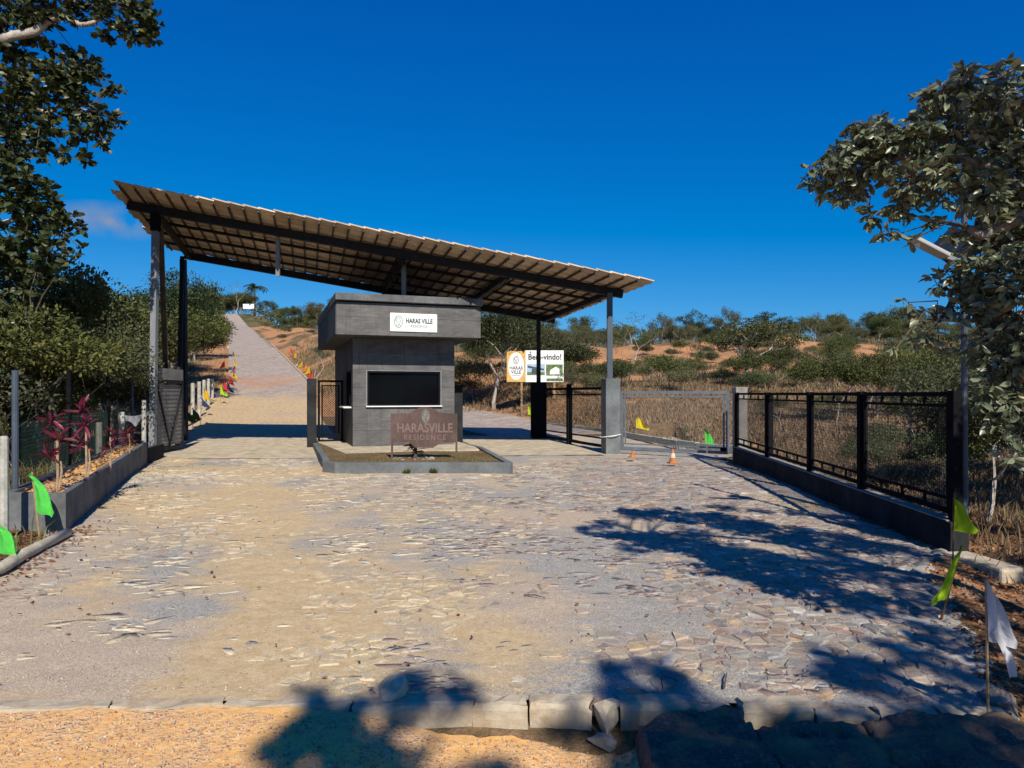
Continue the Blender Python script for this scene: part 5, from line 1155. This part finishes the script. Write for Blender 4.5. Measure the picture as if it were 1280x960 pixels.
# long grey gate on the right
a, b_ = (3.47, 22.2), (6.32, 20.25); Lg = math.dist(a, b_)
o = thing('swing_gate', 'long light grey steel gate with thin mesh right of the lit pillar', 'gate', (*a, .03), rot2(a, b_))
frame_rect(Lg, 1.85, .085, .07).build('frame', M['gate_steel'], o)
MB().box((Lg / 2, 0, 1.68), (Lg - .18, .045, .05)).box((.16, 0, .93), (.045, .043, 1.46)).box((Lg - .16, 0, .93), (.045, .043, 1.46)).box((Lg / 2, 0, .18), (Lg - .18, .045, .045)).build('inner_frame', M['gate_steel'], o)
mesh_infill(Lg - .4, 1.43, .075, .0018).build('mesh_panel', M['gate_steel'], o, loc=(.2, 0, .21))
MB().box((Lg - .16, -.03, .14), (.16, .1, .1)).build('latch', M['black_steel'], o)

# ------------------------------------------------------------------ right-hand fence
fp = [(5.03, 7.9), (5.28, 10.5), (5.53, 12.9), (5.80, 15.8), (6.12, 18.95)]
FN = thing('mesh_fence', 'black steel mesh fence on a low dark wall along the right', 'fence', (0, 0, 0))
for i, (x, y) in enumerate(fp):
    r = .09
    MB().box((x, y, 1.08), (.1, .1, 1.5)).build('post', M['black_steel'], FN)
    if i in (0, 3): MB().box((x + .14, y + .16, 1.05), (.08, .08, 1.5)).build('post', M['black_steel'], FN)
a = fp[0]; b_ = fp[-1]; ang = rot2(a, b_)
L_ = math.dist(a, b_)
wl = MB(); 
wl.box((L_ / 2 - .05, 0, .04), (L_ + .1, .2, .62)); w_ = wl.build('base_wall', M['dark_paint'], FN, .01); w_.location = (*a, 0); w_.rotation_euler = (0, 0, ang)
o = MB().box((L_ / 2, .0, .357), (L_, .19, .014)).build('coping', M['grey_concrete'], FN); o.location = (*a, 0); o.rotation_euler = (0, 0, ang)
for p, q in zip(fp, fp[1:]):
    d = math.dist(p, q) - .18; e = thing('panel', None, None, (p[0] + (q[0] - p[0]) * .09 / (d + .18), p[1] + (q[1] - p[1]) * .09 / (d + .18), .42), rot2(p, q)); e.parent = FN
    m_ = frame_rect(d, 1.4, .055, .05); m_.box((d / 2, 0, 1.24), (d - .11, .04, .035)).box((d / 2, 0, .17), (d - .11, .04, .035))
    for k in range(1, 4): m_.box((d * k / 4, 0, 1.3), (.03, .03, .085)).box((d * k / 4, 0, .104), (.03, .03, .098))
    m_.build('frame', M['black_steel'], e); mesh_infill(d - .11, 1.03, .05, .0022).build('mesh', M['dark_steel'], e, loc=(.055, 0, .19))
pillar(6.32, 19.3, .32, .32, 1.98, M['grey_concrete'], 'pale concrete pillar at the far end of the right fence')
ft = MB(); ft.box((4.98, 7.35, -.1), (.3, .8, .3), .12); tag(ft.build('footing', M['concrete'], None, .03), 'crumbling concrete footing at the near end of the fence wall', 'footing')

# ------------------------------------------------------------------ solar lamp post
lp = thing('lamp_post', 'tall dark lamp post with solar panel and lamp arm beside the fence', 'lamp post', (5.2, 8.0, 0))
MB().tube([(0, 0, -.1), (0, 0, 2.3), (0, 0, 5.0)], [.038, .036, .032], 10).build('pole', M['blue_steel'], lp)
la = MB(); la.bar((-.02, 0, 3.3), (-.24, -.04, 3.37), .05, .05); la.build('arm', M['grey_steel'], lp)
h_ = MB(); h_.bar((-.24, -.04, 3.37), (-.68, -.13, 3.55), .16, .05); h_.build('lamp_head', M['lamp_grey'], lp, .015)
MB().bar((-.3, -.052, 3.375), (-.62, -.12, 3.505), .12, .012).build('lens', M['sign_white'], lp)
pn_ = MB(); pn_.bar((-.24, .08, 3.38), (.0, -.02, 3.64), .32, .03, (0, -1, .6)); pn_.build('solar_panel', M['solar'], lp)
MB().bar((.0, 0, 3.45), (-.1, .02, 3.5), .05, .05).build('bracket', M['grey_steel'], lp)
MB().box((.02, 0, 4.93), (.11, .1, .2)).build('cap_box', M['grey_steel'], lp, .01)

# ------------------------------------------------------------------ island with monument sign
def chaikin(p, n=2):
    for _ in range(n):
        q = []
        for a, b in zip(p, p[1:] + p[:1]): q += [(a[0] * .75 + b[0] * .25, a[1] * .75 + b[1] * .25), (a[0] * .25 + b[0] * .75, a[1] * .25 + b[1] * .75)]
        p = q
    return p
isl = thing('island', 'raised island with a grey kerb and grass in front of the guardhouse', 'traffic island', (0, 0, 0))
outer = [(-4.02, 15.8), (-.05, 15.8), (.02, 15.9), (-.95, 22.6), (-2.2, 26.0), (-7.5, 26.2), (-6.95, 24.3), (-4.62, 17.0), (-4.4, 16.15)]
cx_ = sum(p[0] for p in outer) / len(outer); cy_ = sum(p[1] for p in outer) / len(outer)
def kh(y): return float(np.interp(y, [15.8, 18, 22, 26.2], [.235, .17, .075, .06]))
def inset(poly, d):
    n = len(poly); o = []
    for i in range(n):
        a, b, c = Vector(poly[i - 1]), Vector(poly[i]), Vector(poly[(i + 1) % n]); e1 = (b - a).normalized(); e2 = (c - b).normalized()
        n1 = Vector((-e1.y, e1.x)); n2 = Vector((-e2.y, e2.x)); m_ = (n1 + n2).normalized(); o.append(b + m_ * d / max(.5, m_.dot(n1)))
    return o
inn = inset(outer, .16); n = len(outer)
vs = [(p[0], p[1], -.08) for p in outer] + [(p[0] + .0, p[1], kh(p[1])) for p in outer] + [(p[0], p[1], kh(p[1])) for p in inn] + [(p[0], p[1], -.08) for p in inn]
fs = [(L0 * n + i, L0 * n + (i + 1) % n, (L0 + 1) * n + (i + 1) % n, (L0 + 1) * n + i) for L0 in range(3) for i in range(n)]
MB().add(vs, fs).build('kerb', M['pillar_paint'], isl, .02)
gr = inset(outer, .15); 
gv = [(p[0], p[1], kh(p[1]) - .05) for p in gr]; lawn = MB().add(gv + [(-2.4, 18.6, .12)], [(i, (i + 1) % n, n) for i in range(n)]).build('soil', M['ground'], isl)
slab = MB().prism([(-4.75, 19.8), (-1.0, 21.2), (-1.2, 22.3), (-2.3, 25.9), (-7.3, 25.9), (-6.7, 24.1)], -.05, .105).build('walkway', M['concrete'], isl)
nb = 5000; xx = rng.uniform(-4.6, -.1, nb); yy = rng.uniform(15.95, 20.6, nb); k = (xx > -4.15 - (yy - 15.9) * .31) & (xx < -.12 - (yy - 15.9) * .13) & (fbm(xx / .5, yy / .5, 14) > .42) & (yy < 20.0 + (xx + 4.75) * .35); xx, yy = xx[k], yy[k]
n_ = len(xx); zz = np.interp(yy, [15.8, 18, 22, 26.2], [.235, .17, .075, .06]) - .06; hh = rng.uniform(.03, .09, n_); aa = rng.uniform(0, 6.28, n_); uu = np.stack([np.cos(aa), np.sin(aa), aa * 0], 1) * .008
bb = np.stack([xx, yy, zz], 1); tt = bb + np.stack([rng.normal(0, .03, n_), rng.normal(0, .03, n_), hh], 1)
o = link('grass', mesh_np('grass', np.stack([bb - uu, bb + uu, tt], 1).reshape(-1, 3), (np.arange(n_) * 3)[:, None] + np.arange(3)[None], M['green_grass']), isl); o['kind'] = 'stuff'
ms = thing('monument_sign', 'rust brown steel name sign on two thin legs on the island', 'sign', (0, 0, 0))
yS = 17.9
def mz(py): return CAMZ + (HY - py) / F * yS
def mxx(px): return (px - CX) / F * yS
outl = [(491, 553), (512, 553), (519, 559.5), (541, 560), (551, 553.5), (570, 553), (570, 517), (550, 516), (541, 510.5), (536, 509), (526, 509), (521, 511), (512, 516.5), (491, 517)]
MB().plate([(mxx(a), mz(c)) for a, c in outl], yS - .008, yS + .008).build('plate', M['corten'], ms)
for px in (490, 570.5): MB().bar((mxx(px), yS, .05), (mxx(px), yS, mz(517)), .05, .05).build('leg', M['corten'], ms)
text('HARASVILLE', .33, M['corten_letter'], ms, (mxx(531), yS - .012, mz(535.5)), bold=.006, sx=.80, ext=.004)
text('RESIDENCE', .19, M['corten_letter'], ms, (mxx(531), yS - .012, mz(547)), bold=.001, sx=.95, spacing=1.25, ext=.003)
MB().plate([(mxx(532) + a, mz(520.5) + c) for a, c in oval(.115, .185)], yS - .012, yS - .008).build('badge', M['cut_metal'], ms)
emblem(ms, mxx(532), mz(520.5), yS - .016, .2, .33, M['corten'], .007)
# stump plant ringed by pale stones
sp = thing('stump_plant', 'short leafless stump with a few dry leaves behind the rusty sign', 'plant', (-2.53, 18.15, .1))
MB().tube([(0, 0, -.05), (0, 0, .3), (.02, 0, .42)], [.07, .055, .05], 7).build('stem', M['bark_dark'], sp)
P = np.zeros((26, 3)); P[:, 2] = rng.uniform(.15, .42, 26); D = rng.normal(size=(26, 3)); D[:, 2] = np.abs(D[:, 2]) * .3 - .2
link('leaves', leaf_mesh('leaves', P, D, .34, .05, M['dry_grass'], True), sp)
for k in range(13):
    a = k * 6.283 / 13 + R.uniform(-.1, .1); tag(rock(MB(), (-2.5 + .5 * math.cos(a), 17.62 + .3 * math.sin(a) - .0, .15), R.uniform(.035, .055), (1.2, 1, .6)).build('ring_stone', M['grey_concrete']), 'pale stone in the ring round the stump on the island', 'stone', 'stones ringing the stump')
for px, y in ((509, 15.72), (541, 15.74)):
    P = np.zeros((24, 3)) + np.array([(px - CX) / F * y, y, 0.01]); D = rng.normal(size=(24, 3)); D[:, 2] = np.abs(D[:, 2]) + .2
    tag(link('weed', leaf_mesh('weed', P, D, .13, .05, M['leaf_green'])), 'small green weed at the foot of the island kerb, %s' % ('left one' if px < 520 else 'right one'), 'weed')

# ------------------------------------------------------------------ billboard and hilltop sign
yB = 44.0
bb_ = thing('billboard', 'white and gold welcome billboard on a wooden leg behind the gate', 'billboard', (0, 0, 0))
def bz(py): return CAMZ + (HY - py) / F * yB
def bx_(px): return (px - CX) / F * yB
X0, X1, X2 = bx_(633.5), bx_(656.8), bx_(704.5); ZB, ZT = bz(477.5), bz(438)
MB().box(((X0 + X1) / 2 - .01, yB, (ZB + ZT) / 2 - .02), (X1 - X0 - .02, .05, ZT - ZB - .05)).build('gold_board', M['gold'], bb_)
MB().box(((X1 + X2) / 2, yB, (ZB + ZT) / 2), (X2 - X1, .05, ZT - ZB)).build('white_board', M['white_paint'], bb_)
mx_, mzz = (X0 + X1) / 2, (ZB + ZT) / 2
MB().plate([(mx_ + a, mzz + c) for a, c in oval(.5, .87, 28)], yB - .034, yB - .026).build('oval_field', M['white_paint'], bb_)
text('HARAS', .3, M['ink'], bb_, (mx_, yB - .04, mzz - .12), bold=.006, sx=.9, ext=.003); text('VILLE', .3, M['ink'], bb_, (mx_, yB - .04, mzz - .38), bold=.006, sx=.9, ext=.003); text('RESIDENCE', .11, M['ink_grey'], bb_, (mx_, yB - .04, mzz - .58), sx=.9, ext=.003)
emblem(bb_, mx_, mzz + .38, yB - .04, .32, .5, M['ink_grey'], .015)
text('Bem-vindo!', .5, M['ink'], bb_, ((X1 + X2) / 2 + .02, yB - .032, bz(446.5)), bold=.012, sx=.92, ext=.003)
def flat(name, x0, x1, z0, z1, mat, dy): MB().box(((x0 + x1) / 2, yB - .028 - dy, (z0 + z1) / 2), (x1 - x0, .006, z1 - z0)).build(name, mat, bb_)
xm = lerp(X1, X2, .53)
flat('gateway_picture', X1 + .1, xm - .05, bz(469), bz(455), M['photo_blue'], 0); flat('house_picture', xm + .02, X2 - .06, bz(469.5), bz(455.5), M['photo_green'], 0)
MB().plate([(X1 + .14, bz(457)), (xm - .1, bz(461)), (xm - .1, bz(463)), (X1 + .14, bz(459.5))], yB - .04, yB - .034).build('picture_roof', M['photo_dark'], bb_)
flat('picture_ground', X1 + .1, xm - .05, bz(469), bz(465), M['photo_green'], .004); flat('picture_booth', X1 + .4, X1 + .8, bz(467.5), bz(461), M['photo_dark'], .008)
MB().plate([(xm + .25, bz(468)), (xm + .9, bz(468)), (xm + .86, bz(461)), (xm + .62, bz(458.5)), (xm + .3, bz(462.5))], yB - .04, yB - .034).build('picture_house', M['white_paint'], bb_)
flat('green_strip', xm + .05, X2 - .05, bz(476.5), bz(473), M['photo_green'], 0)
MB().bar((bx_(652), yB + .06, gz(bx_(652), yB) - .2), (bx_(652), yB + .06, ZT - .2), .12, .08).bar((bx_(693), yB + .06, gz(bx_(693), yB) - .2), (bx_(693), yB + .06, ZT - .2), .12, .08).build('leg', M['bamboo'], bb_)
hs_ = thing('hilltop_sign', 'small white board on posts at the top of the hill road', 'sign', (-109.0, 288, gz(-109.0, 288)))
MB().box((0, 0, 4.2), (4.6, .12, 2.0)).build('board', M['white_paint'], hs_)
for x in (-1.8, 1.8): MB().box((x, .13, 2.0), (.15, .12, 5.4)).build('post', M['bark'], hs_)

# ------------------------------------------------------------------ planter, red plants, fence on the left
pl = thing('planter', 'long grey masonry planter running towards the gate on the left', 'planter', (0, 0, 0))
na, fa_ = Vector((-5.8, 9.05)), Vector((-9.75, 18.6)); nb_, fb_ = Vector((-6.72, 9.1)), Vector((-10.35, 18.6))
MB().prism([na, fa_, fa_ + Vector((-.13, 0)), na + Vector((-.14, .12))], -.12, .505).build('side_wall', M['grey_paint'], pl, .01)
MB().prism([nb_ + Vector((0, 0)), na + Vector((-.002, .001)), na + Vector((-.142, .118)), nb_ + Vector((0, .12))], -.12, .502).build('end_wall', M['grey_paint'], pl, .01)
MB().prism([nb_ + Vector((0, .121)), nb_ + Vector((.12, .121)), fb_ + Vector((.12, 0)), fb_], -.12, .5).build('back_wall', M['grey_paint'], pl, .01)
MB().prism([fa_ + Vector((-.02, .004)), fa_ + Vector((-.55, 2.0)), fa_ + Vector((-.7, 2.0)), fa_ + Vector((-.16, .004))], -.12, .32).build('step_wall', M['dark_paint'], pl, .01)
mbs = MB(); nx_, ny_ = 6, 40; V_ = []
for j in range(ny_ + 1):
    for i in range(nx_ + 1):
        t = j / ny_; a = na.lerp(fa_, t) + Vector((-.1, .1)); b = nb_.lerp(fb_, t) + Vector((.08, .1)); q = a.lerp(b, i / nx_); V_.append((q.x, q.y, .45 + R.uniform(-.03, .03)))
mbs.add(V_, [tuple(int(v) for v in f) for f in grid_faces(nx_ + 1, ny_ + 1)]); so_ = mbs.build('soil', M['dirt'], pl, smooth=True)
n = 420; t = rng.random(n); q = rng.random(n); xx = lerp(lerp(na.x, fa_.x, t) - .15, lerp(nb_.x, fb_.x, t) + .12, q); yy = lerp(9.25, 18.4, t); P = np.stack([xx, yy, .475 + 0 * xx], 1); D = rng.normal(size=(n, 3)); D[:, 2] *= .3
o = link('dead_leaves', leaf_mesh('dead_leaves', P, D, .1, .04, M['leaf_fallen']), pl); o['kind'] = 'stuff'
for i, (px, D0, ytop, lab, nr) in enumerate(((70.5, 9.5, 528, 'red leaved cordyline plant nearest the planter end', 3), (106.5, 10.8, 512, 'tallest red leaved cordyline plant in the planter', 3), (137, 12.3, 533, 'third red leaved cordyline plant along the planter', 2), (161, 15.2, 533, 'small dark red cordyline plant farthest along the planter', 2))):
    x = (px - CX) / F * D0; zt = CAMZ + (HY - ytop) / F * D0
    o = thing('cordyline', lab, 'plant', (x, D0, .44), 0, 'red leaved plants in the planter')
    MB().tube([(0, 0, -.05), (.02, 0, .2), (0, .02, (zt - .44) * .75)], [.022, .018, .014], 6).build('stem', M['stem'], o)
    if i < 2: MB().tube([(.03, 0, -.05), (.06, .02, .3), (.04, .03, (zt - .44) * .45)], [.016, .014, .01], 6).build('stem', M['stem'], o)
    P = []; D = []; hh = zt - .44
    for k in range(nr):
        zc = hh * (.52 + .24 * k); ox = R.uniform(-.09, .09)
        for j in range(19):
            a = R.uniform(0, 6.283); e = R.uniform(-.75, 1.3); P.append((ox, 0, zc + R.uniform(-.05, .05))); D.append((math.cos(a) * math.cos(e), math.sin(a) * math.cos(e), math.sin(e)))
    s = .22 * rng.uniform(.6, 1.25, len(P)); link('leaves', leaf_mesh('leaves', np.array(P), np.array(D), s, s * .19, M['leaf_red'], True), o)
lf = thing('pole_fence', 'dark pole fence with green netting behind the planter', 'fence', (0, 0, 0))
fpts = []
for px, D0, yt, mm in ((19, 9.5, 463, 'blue_steel'), (86, 12.7, 465, 'black_steel'), (135, 16.8, 471, 'black_steel'), (165, 20.5, 468, 'blue_steel')):
    x = (px - CX) / F * D0; zt = CAMZ + (HY - yt) / F * D0; fpts.append((x, D0)); MB().tube([(x, D0, -.1), (x, D0, zt)], .042, 10).build('pole', M[mm], lf)
for p, q in zip(fpts, fpts[1:]):
    e = thing('netting', None, None, (*p, .25), rot2(p, q)); e.parent = lf; d = math.dist(p, q)
    o = mesh_infill(d, 1.15, .055, .002).build('net', M['net'], e)
def wood_post(px, D0, yt, w, lab, mat='white_post', lean=0):
    x = (px - CX) / F * D0; zt = CAMZ + (HY - yt) / F * D0
    mb = MB(); z0 = gz(x, D0) - .1; n = 6; base = [(w * .5 * math.cos(i * 6.283 / n + .4), w * .5 * math.sin(i * 6.283 / n + .4)) for i in range(n)]
    mb.tube([(x, D0, z0), (x + lean * .5, D0, (z0 + zt) / 2), (x + lean, D0, zt - .03), (x + lean, D0, zt)], [w * .52, w * .5, w * .48, w * .38], 8); return tag(mb.build('fence_post', M[mat]), lab, 'post', 'weathered fence posts on the left')
wood_post(5, 8.5, 545, .1, 'pale weathered post at the left edge beside the planter end')
wood_post(152, 18.4, 515, .16, 'pale post holding the left end of the white cloth')
wood_post(180, 19.7, 500, .12, 'greenish weathered post close to the tall canopy post')
wood_post(124, 16.2, 528, .14, 'stubby grey post half hidden by the red plants', 'grey_concrete')
for px, D0, yt in ((231, 34, 480), (241, 36, 479), (249, 39, 477), (255, 42, 475), (260.5, 45, 473.5), (265.5, 49, 474)):
    wood_post(px, D0, yt, .2, 'whitish post in the row left of the hill road', 'white_post')
# white cloth strip between two posts
ca, cb = at(152, 18.4, 517), at(189.5, 20.4, 513.5); nx_ = 18; V_ = []; Fq = []
for i in range(nx_ + 1):
    t = i / nx_; p = ca.lerp(cb, t) - Vector((0, 0, .10 * math.sin(t * 3.14))); w = .06 + .16 * math.exp(-((t - .5) / .22) ** 2) + .08 * math.sin(t * 9) ** 2
    V_ += [(p.x, p.y - .12, p.z), (p.x + .02 * math.sin(i * 2), p.y - .12 - .03 * math.cos(i * 1.7), p.z - w * .5), (p.x, p.y - .12 + .02 * math.sin(i), p.z - w)]
for i in range(nx_):
    for j in (0, 1): Fq.append((i * 3 + j, i * 3 + 3 + j, i * 3 + 4 + j, i * 3 + 1 + j))
tag(MB().add(V_, Fq).build('cloth', M['cloth'], smooth=True), 'crumpled white cloth strip tied between two posts by the planter', 'cloth')
# pale pole lying as a kerb on the left
mb = MB(); pts = [(-5.9 + t * .3 + .03 * math.sin(t * 9), 5.9 + t * 2.95, .045 + .01 * math.sin(t * 7)) for t in np.linspace(0, 1, 9)]
pts = [Vector((-5.02, 6.3, .05)), Vector((-5.12, 7.0, .055)), Vector((-5.28, 7.5, .06)), Vector((-5.42, 8.0, .05)), Vector((-5.58, 8.75, .06))]
tag(mb.tube(pts, [.062, .06, .064, .058, .055], 10).build('pole_kerb', M['log'], None, smooth=True), 'pale round pole lying along the left edge of the forecourt', 'pole')

# ------------------------------------------------------------------ flags
def flag(px, ybase, ytop, D0, fw, fh, col, lab, lean=0.0, side=1, group='flags along the roads', wood='bamboo', drop=.0, zb=None):
    x = (px - CX) / F * D0; z0 = CAMZ + (HY - ybase) / F * D0 if zb is None else zb; zt = CAMZ + (HY - ytop) / F * D0
    g0 = gz(x, D0) if zb is None else zb
    o = thing('flag', lab, 'flag', (x, D0, min(z0, g0)), 0, group); H = zt - min(z0, g0); zb0 = -.06
    lx_ = lean / F * D0
    r = max(.007, fh * .025); MB().tube([(0, 0, zb0), (lx_, 0, H)], [r, r * .8], 6).build('pole', M[wood], o)
    nu, nv = 7, 9; V_ = []; Fq = []; ph = R.uniform(0, 6)
    for j in range(nv + 1):
        t = j / nv
        for i in range(nu + 1):
            s = i / nu; wdt = fw * (t ** .8 if t < .82 else (1 - (t - .82) * 1.0)) ; q = side * s * wdt * (1 - .12 * math.sin(t * 5 + ph) * s)
            V_.append((lx_ * (1 - t * fh / max(H, .01)) + q, -.01 - (.16 * math.sin(s * 7 + ph + t * 3.2) + .06 * math.sin(s * 13 + t * 7 + ph)) * fw * (.25 + .75 * s) - .1 * s * fw, H - .005 - t * fh - drop * s * fh * (.4 + .6 * t)))
    for j in range(nv):
        for i in range(nu): k = j * (nu + 1) + i; Fq.append((k, k + 1, k + nu + 2, k + nu + 1))
    MB().add(V_, Fq).build('cloth', M['flag_' + col], o, smooth=True); return o
flag(50, 672, 590, 8.75, .3, .5, 'green', 'bright green flag in front of the planter end', lean=-10, drop=.12, group=None, zb=0)
flag(-3, 700, 652, 7.3, .3, .3, 'green', 'bright green flag cut by the left edge of the photo', lean=2, drop=.3, group=None, zb=0)
flag(1191, 720, 622, 7.3, .24, .34, 'lime', 'yellow-green flag in front of the near fence post', lean=1, drop=.1, group=None, wood='brown_wood', zb=0)
flag(1172, 788, 682, 5.6, .16, .42, 'lime', 'yellow-green flag hanging limp on a slanting brown stick', lean=30, side=-1, drop=.12, group=None, wood='brown_wood', zb=-.06)
w_ = flag(1236, 908, 724, 3.8, .16, .33, 'white', 'white flag on a bamboo stick at the right end of the kerb', lean=-4, drop=.1, group=None, zb=-.02)
V_ = []; Fq = []
for j in range(9):
    t = j / 8
    for i in range(4): s = i / 3; V_.append((-.005 + t * .11 + s * (.05 * math.sin(t * 3.0) + .012), -.03 - .02 * math.sin(s * 3 + t * 4), .53 - t * .26 + s * .02))
for j in range(8):
    for i in range(3): k = j * 4 + i; Fq.append((k, k + 1, k + 5, k + 4))
MB().add(V_, Fq).build('cloth_tail', M['flag_white'], w_, smooth=True)
flag(795, 549, 519, 28.0, .6, .5, 'yellow', 'yellow flag on the field seen through the long grey gate', drop=.2, group=None)
flag(881, 566, 533, 23.5, .4, .55, 'green', 'green flag on the field near the hinge of the long gate', drop=.3, group=None)
flag(660, 528, 503, 42, .35, .7, 'lime', 'yellow flag left of the black rear pillar', drop=.2, group=None)
fl = [(234, 532, 511, 30.5, 'olive', 'dark olive flag at the foot of the first white post'), (241, 528, 509, 32.5, 'olive', 'dark olive flag by the second white post'), (251, 519, 493, 35, 'white', 'white flag at the left verge of the hill road'), (255, 509, 485, 39, 'amber', 'amber flag behind the white one on the left verge'),
      (275.5, 503, 480, 46, 'lime', 'lime flag beside the red one on the left verge'), (279, 498, 474, 49, 'red', 'red flag beside the lime one on the left verge'), (284, 494, 476, 52, 'navy', 'dark blue flag right of the large red one'), (286.5, 488, 468, 56, 'red', 'red flag behind the dark blue one'), (290, 482, 461, 63, 'amber', 'amber flag on the left verge half way up'), (294, 474, 457, 70, 'purple', 'purple flag at the left kerb half way up'),
      (292, 465, 448, 78, 'amber', 'amber flag on the left orange bank'), (281, 463, 450, 76, 'red', 'red flag on the left orange bank'), (291, 452, 438, 92, 'yellow', 'yellow flag high on the left verge'), (286, 440, 430, 110, 'white', 'pale flag highest on the left verge'),
      (363, 452, 434, 92, 'red', 'red flag high on the right bank of the hill road'), (368, 458, 440, 88, 'amber', 'amber flag high on the right bank of the hill road'), (372, 467, 452, 80, 'white', 'white flag on the right bank of the hill road'), (378, 466, 450, 78, 'amber', 'amber flag right of the white flag on the right bank'), (383, 470, 455, 74, 'orange', 'orange flag lower on the right bank'), (387, 474, 457, 70, 'amber', 'amber flag low on the right bank'), (391, 478, 463, 66, 'red', 'red flag lowest on the right bank')]
for px, yb, yt, D0, col, lab in fl:
    flag(px, yb, yt, D0, .55 * min(1, D0 / 60 + .25), .62 * min(1.2, D0 / 60 + .3), col, lab, drop=.25, side=R.choice((1, -1)) if D0 > 60 else 1)

# ------------------------------------------------------------------ cones
def cone(px, D0, s, full, lab):
    o = thing('traffic_cone', lab, 'traffic cone', ((px - CX) / F * D0, D0, 0), R.uniform(0, 1))
    MB().box((0, 0, .02 * s), (.34 * s, .34 * s, .05 * s)).build('base', M['cone_orange'], o, .008)
    if full:
        MB().tube([(0, 0, .045 * s), (0, 0, .2 * s)], [.13 * s, .098 * s], 14).tube([(0, 0, .36 * s), (0, 0, .52 * s)], [.064 * s, .03 * s], 14).build('body', M['cone_orange'], o, smooth=False)
        MB().tube([(0, 0, .2 * s), (0, 0, .36 * s)], [.099 * s, .065 * s], 14).build('band', M['cone_white'], o)
    else:
        MB().tube([(0, 0, .045 * s), (.03, 0, .2 * s), (.1, .02, .24 * s)], [.12 * s, .09 * s, .05 * s], 12).build('body', M['cone_orange'], o)
cone(841, 18.0, .72, True, 'worn orange and white traffic cone before the long gate')
cone(790, 19.6, .6, False, 'crushed small orange cone near the foot of the lit pillar')
# twigs on the paving
for (px, py, L, a) in ((655, 745, .22, -.5), (770, 735, .2, .2), (905, 862, .25, 1.2)):
    D0 = CAMZ * F / (py - HY); x = (px - CX) / F * D0
    tag(MB().tube([(x, D0, .01), (x + L * .5 * math.cos(a), D0 + L * .5 * math.sin(a), .025), (x + L * math.cos(a), D0 + L * math.sin(a), .012)], [.007, .006, .003], 5).build('twig', M['bark_dark']), 'dry twig on the paving ' + ('near the tan dust patch' if px < 700 else 'in the middle of the forecourt' if px < 800 else 'just behind the kerb'), 'twig')
